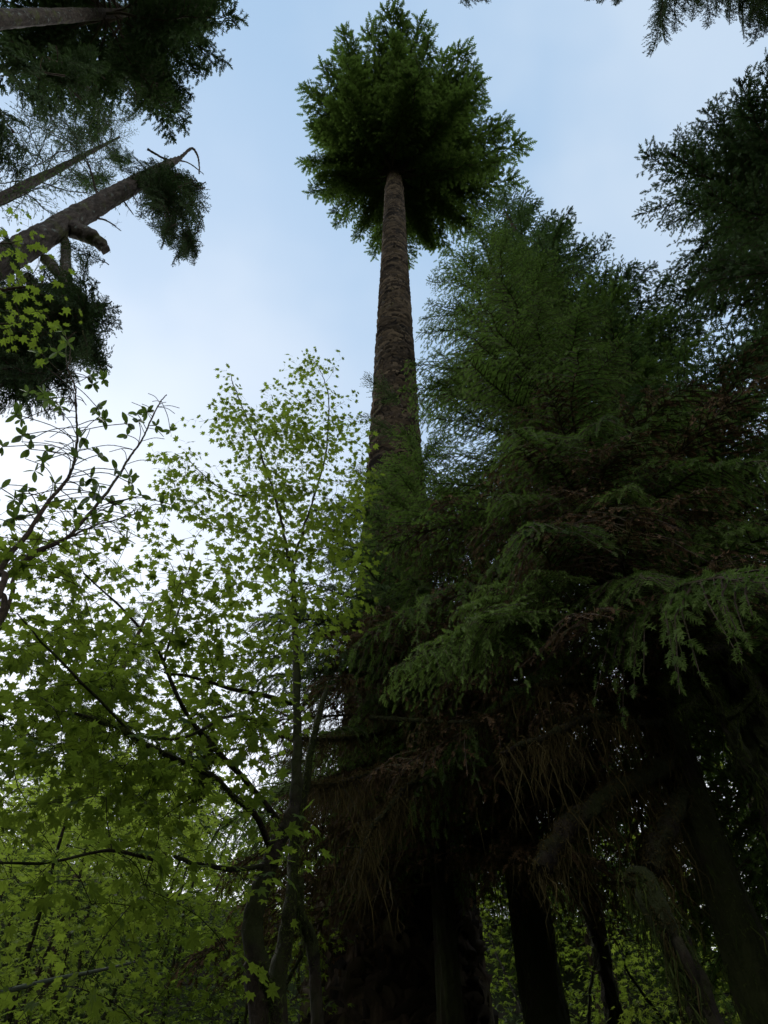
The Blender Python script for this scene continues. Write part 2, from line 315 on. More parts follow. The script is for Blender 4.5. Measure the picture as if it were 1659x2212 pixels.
def mossy_limb(root, name, pts, r0, r1, rng, origin, moss_mat, bark=None, hang=.3, dens=60, tuft=1.0, twigs=0, hw=.010):
    """a limb part with its coat and strands of moss as a sub-part"""
    P = smooth_path(pts, max(8, int(12 * sum(np.linalg.norm(np.diff(np.array(pts), axis=0), axis=1))))); n = len(P)
    s = np.linspace(0, 1, n); r = r0 + (r1 - r0) * s; P = P + np.cumsum(rng.normal(0, min(.009, r0 * .10), (n, 3)), 0) * np.minimum(1, s * 3)[:, None]
    mb = MB(); tube(mb, P, r * (1 + .08 * rng.normal(0, 1, n)), 8, .3, 0, rough=r0 * .08, rng=rng)
    Ltot = np.sum(np.linalg.norm(np.diff(P, axis=0), axis=1)); tw = []
    for _ in range(twigs):
        k = rng.integers(n // 4, n - 1); d = nrm(rng.normal(0, 1, 3) + np.array([0, 0, -.4])); l = rng.uniform(.1, .5)
        q = smooth_path([P[k], P[k] + d * l * .5 + [0, 0, -.02], P[k] + d * l + [0, 0, -.15 * l] + rng.normal(0, .05, 3)], 6); tube(mb, q, np.linspace(.005, .0015, 6), 3, .4, 0, cap=False); tw.append(q)
    o = mb.build(name, bark or M_barkdark, root, True, origin)
    m = MB(); nt_ = int(dens * Ltot * tuft * 14); k = rng.integers(0, n, nt_); aa = nrm(rng.normal(0, 1, (nt_, 3)) + [0, 0, .5])
    if nt_: moss_tufts(m, P[k] + rng.normal(0, .02, (nt_, 3)), aa * (r[k])[:, None], rng, .022 + r0 * .12, .45)
    nh = int(dens * Ltot); k = rng.integers(0, n, nh); base = P[k] + np.stack([rng.normal(0, 1, nh) * r[k] * .6, rng.normal(0, 1, nh) * r[k] * .6, -r[k] * .5], 1)
    clump = .4 + .9 * np.abs(np.sin(k * .37 + rng.random() * 6)); 
    if nh: moss_strands(m, base, hang * rng.uniform(.2, 1.2, nh) * clump, rng, hw, .4)
    if tw:
        q = np.concatenate(tw); moss_strands(m, q, hang * .6 * rng.uniform(.1, 1, len(q)), rng, hw * .7, .5); moss_tufts(m, np.repeat(q, 4, 0), 0, rng, .025, .5)
    if m.V: m.build('moss_clumps', moss_mat, o, False, origin)
    return o

def hz(x, y):
    x = np.asarray(x, float); y = np.asarray(y, float); t = np.clip((y - 11 + 1.5 * np.sin(x * .25) + np.clip(-x, 0, 12) * .22) / 17, 0, 1); return (14.5 - .08 * x) * t * t * (3 - 2 * t) * np.clip(1.6 - np.abs(x) / 60, 0, 1)
def furry(root, b, pts, radii, rng, n=3000, nh=300, hang=.3, size=.03, mat=None):
    P = np.array(pts, float); P = smooth_path(P, 400); r = np.interp(np.linspace(0, 1, 400), np.linspace(0, 1, len(radii)), radii); m = MB()
    k = rng.integers(0, 400, n); d = nrm(rng.normal(0, 1, (n, 3)) * [1, 1, .2]); moss_tufts(m, P[k] + d * r[k][:, None], 0, rng, size, .35)
    k = rng.integers(0, 400, nh); d = nrm(rng.normal(0, 1, (nh, 3)) * [1, 1, .1]); moss_strands(m, P[k] + d * r[k][:, None] * 1.02, hang * rng.uniform(.3, 1.5, nh), rng, .012, .35)
    return m.build('moss_clumps', mat or M_mossgreen, root, False, b)
def rough_trunk(name, P, r, k, mat, root, origin, rng, amp=.03, nth=24, zcell=.25, lump=.02, dz=.15, flare=None, fluted=0):
    """a trunk with fissured, lumpy bark modelled into its mesh. P polyline (base to top), r radii at the same points"""
    P = np.asarray(P, float); seg = np.linalg.norm(np.diff(P, axis=0), axis=1); cum = np.concatenate([[0], np.cumsum(seg)]); Lt = cum[-1]
    n = max(6, int(Lt / dz)); s = np.linspace(0, Lt, n)
    if len(P) > 2:
        Q = smooth_path(P, 400); cq = np.concatenate([[0], np.cumsum(np.linalg.norm(np.diff(Q, axis=0), axis=1))]); cq *= Lt / cq[-1]
        C_ = np.stack([np.interp(s, cq, Q[:, i]) for i in range(3)], 1)
    else: C_ = np.stack([np.interp(s, cum, P[:, i]) for i in range(3)], 1)
    R_ = np.interp(s, cum, r); V, F, ring = tube_arrays(C_, R_, k)
    th = np.broadcast_to(np.arange(k)[None] / k, (n, k)); z = np.broadcast_to(s[:, None], (n, k))
    a = cyl_noise(rng, nth, int(Lt / (zcell * 7)) + 2, th, z / (zcell * 7)); b = cyl_noise(rng, nth * 2, int(Lt / zcell) + 2, th, z / zcell)
    c = cyl_noise(rng, 7, int(Lt / 1.5) + 2, th, z / 1.5)
    d = amp * (np.abs(a - .5) * 2 - .4) + lump * (b - .5) * 2 + amp * 1.2 * (c - .5)
    if fluted: d = d + fluted * np.cos(th * 2 * pi * 7 + 1.3 + 1.5 * (c - .5)) * np.exp(-z / 2.2) * R_[:, None]
    V = V + ring * d[..., None]; mb = MB(); mb.add(V.reshape(-1, 3), F, .5, 0)
    mb.add(V[-1], [[0, q + 1, q + 2] for q in range(k - 2)], .5, 0)
    return mb.build(name, mat, root, True, origin), C_, R_

def conifer(name, label, base, top, r0, zc, Rf, nb, tmpls, rng, mats, bark=M_bark, cat='tree', group=None, pitch=(-.25, .5), k=40, azf=None, tdz=.15, tamp=.02, keep=None, limb=True):
    """trunk from base to top; boughs from height zc up; Rf(t) bough length at t=0 (crown base) .. 1 (tip)"""
    base = np.asarray(base, float); top = np.asarray(top, float); root = thing(name, label, cat, base, group)
    H = top[2] - base[2]; fr = np.linspace(0, 1, 12)
    rad = r0 * (1 - .9 * fr ** 1.3) * (1 + .35 * np.exp(-fr * H / 1.2))
    rough_trunk('trunk', base + (top - base) * fr[:, None], rad, k, bark, root, base, rng, amp=tamp * 1.5, lump=tamp, dz=tdz)
    mb = MB(); t = (np.arange(nb) + rng.random(nb)) / nb; t = t ** 1.15
    az = np.cumsum(np.full(nb, 2.39996)) + rng.normal(0, .35, nb)
    for i in range(nb):
        z = zc + (H - zc) * t[i]; p = base + (top - base) * (z / H); a = az[i]
        if azf is not None and rng.random() > azf(a, t[i]): continue
        R_ = Rf(t[i], a) * rng.uniform(.75, 1.1)
        if keep is not None and not keep(p, a, R_): continue
        pi_ = pitch[0] + (pitch[1] - pitch[0]) * t[i] + rng.normal(0, .08)
        ok = [q for q in tmpls if q[1] < R_ * 1.7] or [min(tmpls, key=lambda q: q[1])]; big = max(q[1] for q in ok); ok = [q for q in ok if q[1] > big * .6]
        tm = ok[rng.integers(len(ok))]; Lm = tm[1]
        mb.addtf(tm[0], rotm(a, pi_, rng.normal(0, .2)), p, R_ / Lm, rng.normal(0, .10))
    if mb.V: mb.build('crown', mats, root, False, base)
    return root

# ================================================================== SETTING
g = MB(); nx = 181; xs = np.linspace(-1, 1, nx); xs = np.sign(xs) * (np.abs(xs) ** 2.6) * 900
X_, Y_ = np.meshgrid(xs, xs); rng = np.random.default_rng(5)
Z_ = .10 * np.sin(X_ * .9) * np.cos(Y_ * .7) + .05 * rng.normal(0, 1, X_.shape) * (np.hypot(X_, Y_) > 3)
dist = np.hypot(X_, Y_); Z_ += hz(X_, Y_)
i = np.arange(nx - 1)[:, None] * nx + np.arange(nx - 1)[None]; i = i.ravel()
g.add(np.stack([X_, Y_, Z_ - .05], -1).reshape(-1, 3), np.stack([i, i + 1, i + nx + 1, i + nx], 1))
o = g.build('ground', M_soil, None, True); o['kind'] = 'structure'

# ================================================================== bough templates (mesh arrays, length)
rng = np.random.default_rng(11)
def mk(n, **kw): return [(bough(rng, **kw), kw['Lm']) for _ in range(n)]
# tall spruce far overhead
FARB = mk(4, Lm=7.5, side_sp=.30, sp_len=.62, sp_gap=.26, W=.27, droop=.45, hang=.5, tmpl=SPM, curve=(-.08, .14), bare=.18, wood=.030, tonebase=.42)
# hemlock at 10-25 m
MIDB = mk(4, Lm=3.4, side_sp=.13, sp_len=.22, sp_gap=.11, W=.34, droop=.35, hang=.30, tmpl=SPM, curve=(.12, -.30), bare=.08, wood=.030, tonebase=.35, jit=.35)
MIDB2 = mk(3, Lm=1.7, side_sp=.13, sp_len=.22, sp_gap=.11, W=.42, droop=.35, hang=.30, tmpl=SPM, curve=(.12, -.30), bare=.06, wood=.020, tonebase=.37, jit=.35)
NEARB2 = mk(3, Lm=1.25, side_sp=.09, sp_len=.13, sp_gap=.062, W=.45, droop=.5, hang=.5, tmpl=SPN, curve=(.20, -.42), bare=.06, wood=.016, tonebase=.42, jit=.3)
MIDS = mk(3, Lm=3.4, side_sp=.17, sp_len=.22, sp_gap=.12, W=.36, droop=.25, hang=.22, tmpl=SPM, curve=(.05, -.16), bare=.25, wood=.022, tonebase=.33, jit=.35)   # sparser
# near spruce boughs
NEARB = mk(4, Lm=2.6, side_sp=.095, sp_len=.13, sp_gap=.062, W=.38, droop=.55, hang=.55, tmpl=SPN, curve=(.20, -.42), bare=.10, wood=.022, tonebase=.38, jit=.28)
# thin bare twiggy boughs
BARE = mk(3, Lm=3.0, side_sp=.22, sp_len=.13, sp_gap=.16, W=.35, droop=.2, hang=.1, tmpl=SPF, curve=(.1, .1), bare=.1, wood=.02, tonebase=.5)

# ================================================================== MAIN TREE
rng = np.random.default_rng(1)
D0 = 9.5; b0 = px(861, 1900, D0); base = np.array([b0[0], b0[1], 0.0]); H0 = 78.0
pt = px(852, 560, D0); axis_xy = (pt[:2] - base[:2]) / pt[2]
def ax0(z): return np.array([base[0] + axis_xy[0] * z, base[1] + axis_xy[1] * z, z])
root = thing('giant_spruce', 'very tall conifer with scaly brown trunk rising clear to a dense crown overhead', 'tree', base)
zs_ = np.array([0, 1, 2.5, 4, 6, 9, 13, 20, 35, 55, 66, 78]); rs_ = np.array([1.75, 1.5, 1.3, 1.15, 1.0, .81, .69, .62, .56, .53, .34, .05])
rough_trunk('trunk', np.array([ax0(z) for z in zs_]), rs_, 120, M_bark, root, base, rng, amp=.035, nth=30, zcell=.16, lump=.06, dz=.075, fluted=.10)
# curled bark scales standing off the trunk
mb = MB(); n = 10000; zz = 3 + 50 * rng.random(n) ** 1.25; th = rng.uniform(0, 2 * pi, n); rr = np.interp(zz, zs_, rs_)
cen = np.stack([base[0] + axis_xy[0] * zz + np.cos(th) * rr, base[1] + axis_xy[1] * zz + np.sin(th) * rr, zz], 1)
rad = np.stack([np.cos(th), np.sin(th), 0 * th], 1); tan_ = np.stack([-np.sin(th), np.cos(th), 0 * th], 1); up = np.array([[0, 0, 1.]])
tilt = rng.normal(0, .8, n)[:, None]; tx = tan_ * np.cos(tilt) + up * np.sin(tilt); ux = -tan_ * np.sin(tilt) + up * np.cos(tilt)
wd = rng.uniform(.06, .20, n)[:, None] * (1 + zz[:, None] / 70); hh = wd * rng.uniform(.5, 1.0, n)[:, None]; od = rng.uniform(.02, .09, n)[:, None]
rows = []
for a_ in (-1, -.5, 0, .5, 1):
    e = cen + tx * wd * a_ + ux * (hh * (1 - a_ * a_) * .6)
    rows += [e - rad * .03, e + rad * od * (1.1 - .6 * a_ * a_) - ux * hh * .25, e - rad * .03 - ux * hh * .9]
V = np.stack(rows, 1); f = []
for q in range(4):
    for r_ in range(2): f.append([q * 3 + r_, q * 3 + r_ + 3, q * 3 + r_ + 4, q * 3 + r_ + 1])
mb.add(V.reshape(-1, 3), (np.arange(n)[:, None, None] * 15 + np.array(f)[None]).reshape(-1, 4), np.repeat(np.clip(rng.beta(1.2, 2.2, n), 0, 1), 8))
mb.build('bark_scale', M_scale, bpy.data.objects['trunk'], True, base)
# crown
mb = MB(); nb = 225
for i in range(nb):
    t = ((i + rng.random()) / nb) ** 1.25; z = 57.5 + 20 * t; a = i * 2.39996 + rng.normal(0, .3)
    R_ = 7.4 * (1 - .72 * t) * rng.uniform(.70, 1.12)
    # longer on the camera's right (a ~ 0) than on the left
    da = (a - radians(-97) + pi) % (2 * pi) - pi; R_ *= 1.0 + .14 * cos(a) - .14 * sin(a) + .12 * math.exp(-(da / .30) ** 2)
    if t < .04: R_ *= .9
    tm = FARB[rng.integers(4)]; mb.addtf(tm[0], rotm(a, -.22 + .75 * t + rng.normal(0, .09), rng.normal(0, .25)), ax0(z), R_ / tm[1], rng.normal(0, .1))
for i in range(52):
    a = radians(rng.uniform(-168, -12)); z = rng.uniform(57.5, 68); tm = FARB[rng.integers(4)]
    mb.addtf(tm[0], rotm(a, rng.uniform(-.15, .3), rng.normal(0, .2)), ax0(z), rng.uniform(.55, .95) * 8.2 * (1 - (z - 57) / 40) / tm[1], rng.normal(0, .1))
for (u, v, za, zb) in ((830, 14, 60, 63), (745, 70, 59, 62), (722, 112, 60, 63), (690, 150, 59, 61), (658, 192, 58, 61), (672, 270, 58, 60), (655, 365, 58, 59), (668, 420, 58, 57), (722, 470, 58, 57), (775, 520, 58, 57), (812, 555, 58, 57), (925, 535, 58, 57), (975, 540, 58, 57), (1035, 505, 58, 57),
                       (1085, 440, 58, 58), (1118, 372, 58, 59), (1128, 292, 58, 61), (1098, 268, 59, 61), (1045, 225, 60, 63), (1030, 152, 60, 63), (994, 95, 60, 63), (955, 112, 61, 64), (898, 45, 60, 63), (868, 42, 60, 63), (788, 62, 60, 63), (1000, 175, 62, 65), (700, 215, 60, 62), (850, 80, 64, 66)):
    d_ = ray(u, v); B = np.array([0, 0, CAMZ]) + d_ * (zb - CAMZ) / d_[2]; A = ax0(za); d = B - A; l = np.linalg.norm(d); tm = FARB[rng.integers(4)]
    mb.addtf(tm[0], rotm(atan2(d[1], d[0]), math.asin(d[2] / l) - .06, rng.normal(0, .2)), A, l / tm[1], rng.normal(0, .1))
mb.build('crown', [M_needle, M_twig], root, False, base)

# ================================================================== helper for trees given by two pixels on their trunks
def trunkline(a, Da, b, Db=None, top=None):
    A = px(*a, Da); B = px(*b, Db or Da); d = (B - A) / (B[2] - A[2]); base = A - d * A[2]; return base, d

# ================================================================== LEFT SIDE TALL TREES
rng = np.random.default_rng(21)
base1, d1 = trunkline((0, 40), 14.0, (210, 30))
top1 = base1 + d1 * 62
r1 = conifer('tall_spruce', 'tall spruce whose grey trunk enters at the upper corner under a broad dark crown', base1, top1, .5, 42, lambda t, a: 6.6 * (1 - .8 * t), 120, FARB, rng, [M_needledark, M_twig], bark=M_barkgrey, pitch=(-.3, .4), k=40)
# lower sparse boughs of this tree, on its far side
base2, d2 = trunkline((0, 435), 13.0, (250, 305))
top2 = px(258, 296, 13.0)
r2 = conifer('slender_spruce', 'slender mossy conifer with a bare twiggy top beside the broken trunk', base2, top2 , .38, 22, lambda t, a: 3.6 * (1 - .6 * t), 30, BARE, rng, [M_needleblue, M_lichtwig], bark=M_barkgrey, pitch=(-.1, .5), k=28)
def placebough(mb, tm, A, B, roll=0, dt=0, tilt=.12):
    A = np.asarray(A, float); B = np.asarray(B, float); d = B - A; l = np.linalg.norm(d)
    end = tm[0][0]; mb.addtf(tm[0], rotm(atan2(d[1], d[0]), math.asin(d[2] / l) + tilt, roll), A, l / tm[1], dt)
# broken trunk
rng = np.random.default_rng(31)
base3, d3 = trunkline((0, 565), 10.0, (392, 340)); d3 = np.array([d3[0], d3[1], 1.0])
def ax3(z): return base3 + d3 * z
z3 = px(392, 340, 10.0)[2]
root = thing('broken_spruce', 'leaning grey trunk snapped off at the top, with shaggy green clumps and a broken stub', 'tree', base3)
zz = np.array([0, .3, .6, .8, .93, 1.0]) * z3
rough_trunk('trunk', np.array([ax3(z) for z in zz]), np.array([.50, .38, .31, .27, .18, .06]), 64, M_barkgrey, root, base3, rng, amp=.03, lump=.03, dz=.10, nth=20, zcell=.2)
P_ = lambda u, v, D: px(u, v, D)
def limb3(pts, r0, r1, **kw): mossy_limb(root, kw.pop('name', 'limb'), [P_(*p) for p in pts], r0, r1, rng, base3, kw.pop('moss', M_mossgreen), kw.pop('bark', M_barkgrey), **kw)
limb3([(150, 490, 9.9), (185, 510, 9.4), (212, 527, 9.1), (226, 541, 9.0)], .26, .12, hang=.15, dens=10, name='broken_stub')
limb3([(392, 338, 10), (412, 324, 9.8), (424, 345, 9.6), (428, 378, 9.5)], .07, .02, hang=.1, dens=3)
limb3([(318, 322, 10.4), (360, 345, 10), (405, 352, 9.8), (441, 379, 9.6)], .05, .015, hang=.1, dens=4)
limb3([(300, 380, 10), (325, 415, 9.3), (370, 430, 8.8), (400, 470, 8.6)], .12, .03, hang=.2, dens=10)
limb3([(100, 560, 9.9), (125, 580, 9.0), (150, 600, 8.4), (160, 680, 8.0)], .13, .07, hang=.6, dens=50, tuft=3)
limb3([(140, 520, 9.9), (147, 560, 9.3), (150, 620, 8.6), (172, 648, 8.2)], .10, .16, hang=.4, dens=60, tuft=5)
limb3([(60, 600, 9.9), (90, 640, 8.8), (100, 700, 8.1), (60, 780, 7.6)], .12, .05, hang=.5, dens=40, tuft=2)
for a, b in (((250, 420, 9.9), (288, 462, 9.6)), ((270, 410, 9.9), (300, 440, 9.6)), ((205, 470, 9.9), (262, 500, 9.6)), ((210, 420, 9.9), (180, 330, 9.9))):
    limb3([a, ((a[0] + b[0]) / 2, (a[1] + b[1]) / 2 - 6, a[2]), b], .035, .012, hang=.08, dens=6, twigs=6)
mb = MB()
def spray(mb, tms, cu, cv, D, ru, rv, n, ln, rng, away=None, dt=0.0, pd=-.5):
    """n short boughs whose middles fill an irregular patch; they leave a common centre and droop"""
    c = px(cu, cv, D)
    for _ in range(n):
        a = rng.uniform(0, 2 * pi); q = rng.random() ** .6
        m = px(cu + ru * q * cos(a), cv + rv * q * sin(a), D + rng.normal(0, .35))
        d = nrm((m - c) * np.array([1, 1, .5]) + rng.normal(0, .5, 3) + (np.array(away) if away is not None else 0)); d[2] = d[2] * .5 + pd * .5; d = nrm(d)
        l = ln * rng.uniform(.6, 1.2); tm = tms[rng.integers(len(tms))]
        placebough(mb, tm, m - d * l * .5, m + d * l * .5, rng.normal(0, .5), dt + rng.normal(0, .1))
spray(mb, MIDB, 372, 435, 8.8, 48, 70, 46, 1.6, rng, dt=-.05, pd=-.8)
spray(mb, MIDB, 400, 510, 8.6, 14, 40, 9, 1.3, rng, pd=-1.6)
spray(mb, MIDB, 330, 390, 9.5, 35, 25, 14, 1.3, rng)
spray(mb, MIDB, 150, 700, 8.0, 55, 55, 55, 1.4, rng, dt=-.08)
spray(mb, MIDB, 185, 745, 7.9, 25, 22, 9, 1.1, rng)
spray(mb, MIDB, 200, 668, 8.0, 25, 14, 7, 1.0, rng, pd=0)
spray(mb, MIDB, 60, 790, 7.8, 75, 50, 42, 1.3, rng, dt=-.05)
spray(mb, MIDB, 40, 660, 8.6, 60, 60, 26, 1.4, rng)
spray(mb, MIDB, 185, 560, 8.4, 16, 25, 3, .9, rng)
mb.build('crown', [M_needledark, M_twig], root, False, base3)
# green clumps around the slender tree
root = r2; mb = MB()
spray(mb, MIDB, 205, 385, 13.0, 30, 25, 9, 1.3, rng); spray(mb, MIDB, 250, 340, 12.8, 35, 15, 9, 1.2, rng); spray(mb, MIDB, 140, 310, 13.2, 60, 25, 5, 1.2, rng)
spray(mb, BARE, 200, 290, 12.2, 100, 60, 24, 2.2, rng, pd=.4); spray(mb, BARE, 90, 330, 12.2, 90, 70, 12, 2.2, rng, pd=.2)
mb.build('green_clumps' if False else 'foliage', [M_needleblue, M_lichtwig], root, False, base2)
# dark mass low on the tall spruce
root = r1; mb = MB()
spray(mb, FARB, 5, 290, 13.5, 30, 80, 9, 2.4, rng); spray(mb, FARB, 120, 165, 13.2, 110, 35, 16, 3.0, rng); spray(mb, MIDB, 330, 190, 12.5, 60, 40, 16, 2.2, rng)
mb.build('foliage', [M_needledark, M_twig], root, False, base1)

# ================================================================== RIGHT SIDE CONIFERS
rng = np.random.default_rng(41)
def baseof(u, v, D):
    p = px(u, v, D); return np.array([p[0], p[1], 0.0])
def vt(name, label, u, v, D, H, r0, zc, Rf, nb, tm, mats, **kw):
    b = baseof(u, v, D); return conifer(name, label, b, b + np.array([0, 0, H]), r0, zc, Rf, nb, tm, rng, mats, **kw), b
NB = [M_needleblue, M_twig]; NG = [M_needle, M_twig]
R2, b2 = vt('hemlock', 'slim hemlock with a see-through feathery top rising just beside the giant trunk', 1180, 620, 8.5, 35, .30, 11, lambda t, a: 2.9 * (1 - .75 * t) + .3, 135, MIDS + MIDB2, NB, pitch=(-.2, .45))
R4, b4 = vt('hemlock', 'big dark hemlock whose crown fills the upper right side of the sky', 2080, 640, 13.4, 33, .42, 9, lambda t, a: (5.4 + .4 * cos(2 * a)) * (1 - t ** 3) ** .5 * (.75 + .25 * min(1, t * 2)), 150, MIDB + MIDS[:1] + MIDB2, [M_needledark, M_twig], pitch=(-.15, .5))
# near spruce with the mossy trunk
R1, b1 = vt('near_spruce', 'spruce with dense green drooping boughs and a thick shaggy mossy trunk', 1384, 1441, 5.6, 20.5, .17, 6.3, lambda t, a: 2.75 * (1 - .62 * t) * (1 + .1 * cos(a - 3.3)), 120, NEARB + NEARB2, NG, bark=M_barkdark, pitch=(-.35, .35))
R3, b3_ = vt('near_spruce', 'spruce behind the mossy trunk with brownish sparse lower boughs at the picture edge', 1640, 1300, 8.2, 21, .22, 5.0, lambda t, a: 3.1 * (1 - .62 * t), 110, MIDB + MIDB2, NG, bark=M_barkdark, pitch=(-.35, .3))
C1, c1b = vt('young_spruce', 'young spruce growing against the giant trunk, green above and brown and mossy below', 935, 1500, 7.2, 14.0, .14, 6.6, lambda t, a: 2.25 * (1 - .68 * t) * (1 + .12 * cos(a - 3.1)), 110, NEARB + NEARB2, NG, bark=M_barkdark, pitch=(-.3, .3))
# hero sprays
mb = MB()
def hero(lst, tms, dt=.1):
    for (a, b) in lst:
        A = px(*a); B = px(*b); placebough(mb, tms[rng.integers(len(tms))], A, B, rng.normal(0, .2), dt + rng.normal(0, .05), .34)
hero([((1240, 1390, 4.9), (945, 1440, 3.9)), ((1220, 1330, 4.9), (1065, 1290, 4.0)), ((1230, 1360, 4.9), (1000, 1370, 4.0)), ((1260, 1320, 4.8), (1225, 1275, 4.1)),
      ((1200, 1420, 4.8), (905, 1490, 3.8)), ((1250, 1340, 4.9), (1150, 1280, 3.9)), ((1200, 1400, 4.8), (1010, 1420, 3.8)), ((1260, 1380, 4.8), (1100, 1380, 3.9)),
      ((1390, 1430, 4.9), (1290, 1345, 4.2)), ((1400, 1440, 4.9), (1340, 1345, 4.2)), ((1380, 1440, 4.9), (1270, 1400, 4.2)),
      ((1290, 1180, 5.2), (950, 1090, 4.4)), ((1290, 1200, 5.2), (945, 1150, 4.4)), ((1290, 1230, 5.2), (930, 1200, 4.5)), ((1280, 1140, 5.2), (960, 1060, 4.6))][:11], NEARB)
mb.build('foliage', [M_freshlit, M_twig], R1, False, b1)
mb = MB()
hero([((1250, 1000, 5.4), (930, 930, 4.9)), ((1220, 940, 5.4), (925, 870, 5.0)), ((1200, 900, 5.4), (940, 820, 5.0)), ((1260, 1060, 5.4), (940, 1000, 4.8)), ((1290, 1180, 5.2), (950, 1090, 4.5)), ((1290, 1230, 5.2), (930, 1180, 4.5)), ((1200, 960, 5.4), (990, 860, 4.9)), ((1230, 1100, 5.4), (930, 1050, 4.8))], NEARB)
mb.build('foliage', [M_needle, M_twig], R1, False, b1)
mb = MB()
hero([((900, 1330, 6.8), (690, 1215, 5.6)), ((900, 1380, 6.8), (640, 1300, 5.6)), ((900, 1350, 6.8), (800, 1280, 5.6)), ((900, 1450, 6.8), (560, 1400, 5.6)),
      ((900, 1480, 6.8), (590, 1470, 5.6)), ((880, 1500, 6.8), (540, 1540, 5.8)), ((900, 1420, 6.8), (620, 1360, 5.6)), ((900, 1300, 6.8), (720, 1180, 5.9)),
      ((870, 960, 7), (775, 900, 6.6)), ((870, 880, 7), (780, 825, 6.7)), ((870, 1150, 7), (690, 1130, 6.2)), ((870, 1200, 7), (740, 1080, 6.2)), ((870, 1100, 7), (760, 1010, 6.4))], NEARB, .05)
mb.build('foliage', [M_needleblue, M_twig], C1, False, c1b)

# dead brown boughs with curtains of moss under the young spruce and the near spruce
DEADB = [(bough(rng, Lm=2.4, side_sp=.11, sp_len=.10, sp_gap=.10, W=.42, droop=.3, hang=.5, tmpl=SPM, curve=(.1, -.25), bare=.1, wood=.018, tonebase=.4, wt=.5), 2.4) for _ in range(3)]
def dead_skirt(root, b, z0, z1, R_, n, azs, moss, nst, seed, hl=.5):
    r_ = np.random.default_rng(seed)
    for i in range(n):
        z = z0 + (z1 - z0) * (i + .5) / n; a = azs[0] + (azs[1] - azs[0]) * ((i * .618) % 1); l = R_ * r_.uniform(.7, 1.15); pch = r_.uniform(-.35, .05)
        A = np.array([b[0], b[1], z]); Rr = rotm(a, pch, r_.normal(0, .2)); tm = DEADB[r_.integers(3)]
        mb = MB(); mb.addtf(tm[0], Rr, A, l / tm[1], r_.normal(0, .1))
        o = mb.build('dead_branch', [M_dead, M_twig], root, False, b)
        pts = tm[0][0]; k = r_.integers(0, len(pts), nst); P = (pts[k] * (l / tm[1])) @ Rr.T + A
        m = MB(); cl = .35 + .9 * np.abs(np.sin(P[:, 0] * 3.1 + P[:, 1] * 2.3)); moss_strands(m, P, hl * r_.uniform(.15, 1.2, nst) * cl, r_, .008, .45)
        moss_tufts(m, P, 0, r_, .03, .5)
        m.build('moss_clumps', moss, o, False, b)
dead_skirt(C1, c1b, 5.3, 8.2, 2.4, 36, (-3.6, .5), M_moss, 300, 5, .45)
dead_skirt(R1, b1, 5.6, 9.5, 2.4, 34, (1.6, 5.2), M_moss, 160, 6, .3)
dead_skirt(R3, b3_, 6.5, 13, 2.6, 30, (1.2, 5.6), M_moss, 160, 7, .3)
# big limbs and moss curtains of the near spruce
def lim(root, b, pts, r0, r1, **kw): mossy_limb(root, kw.pop('name', 'limb'), [px(*p) for p in pts], r0, r1, rng, b, kw.pop('moss', M_moss), M_barkdark, **kw)
lim(R1, b1, [(1470, 1640, 5.6), (1400, 1670, 5.2), (1320, 1705, 4.9), (1230, 1780, 4.6), (1161, 1850, 4.4)], .09, .06, hang=.9, dens=70, tuft=2)
lim(R1, b1, [(1420, 1520, 5.6), (1330, 1500, 5.0), (1240, 1470, 4.6), (1160, 1480, 4.3)], .05, .02, hang=.6, dens=70, twigs=14)
lim(R1, b1, [(1440, 1560, 5.6), (1380, 1570, 5.0), (1290, 1560, 4.6), (1200, 1600, 4.3), (1090, 1650, 4.2)], .05, .02, hang=.9, dens=80, twigs=14)
lim(R1, b1, [(1290, 1120, 5.6), (1220, 1135, 5.2), (1140, 1140, 5.0)], .07, .04, hang=.4, dens=40)
lim(R1, b1, [(1300, 1180, 5.6), (1250, 1190, 5.2), (1190, 1205, 5.0)], .07, .04, hang=.5, dens=40)
lim(R1, b1, [(1480, 1700, 5.6), (1440, 1790, 5.2), (1410, 1850, 5.0), (1395, 1905, 4.9)], .08, .06, hang=1.0, dens=80, tuft=2)
# pale twisting branch and mossy branches before the giant trunk
lim(C1, c1b, [(905, 1520, 7.1), (850, 1560, 6.2), (800, 1550, 5.5), (990, 1560, 4.9), (1060, 1545, 4.6), (1130, 1500, 4.4)][::1][2:], .022, .012, hang=.5, dens=60, twigs=16)
lim(C1, c1b, [(1010, 1600, 6.0), (960, 1650, 5.4), (900, 1690, 5.0), (850, 1740, 4.8), (800, 1800, 4.6), (775, 1880, 4.5)], .035, .015, hang=.8, dens=90, twigs=14)
lim(C1, c1b, [(900, 1640, 6.4), (820, 1660, 5.6), (740, 1690, 5.0), (660, 1700, 4.8)], .025, .010, hang=.7, dens=80, twigs=14)
lim(C1, c1b, [(900, 1400, 6.8), (830, 1380, 6.0), (760, 1350, 5.4), (700, 1370, 5.1)], .03, .012, hang=.3, dens=50, twigs=12)
lim(C1, c1b, [(900, 1560, 6.8), (800, 1590, 6.0), (700, 1600, 5.4), (600, 1590, 5.1)], .03, .012, hang=.5, dens=80, twigs=14)
furry(R1, b1, [b1 + [0, 0, z] for z in (0, 3, 6, 9, 12)], [.21, .175, .16, .14, .11], rng, 9000, 500, .4)
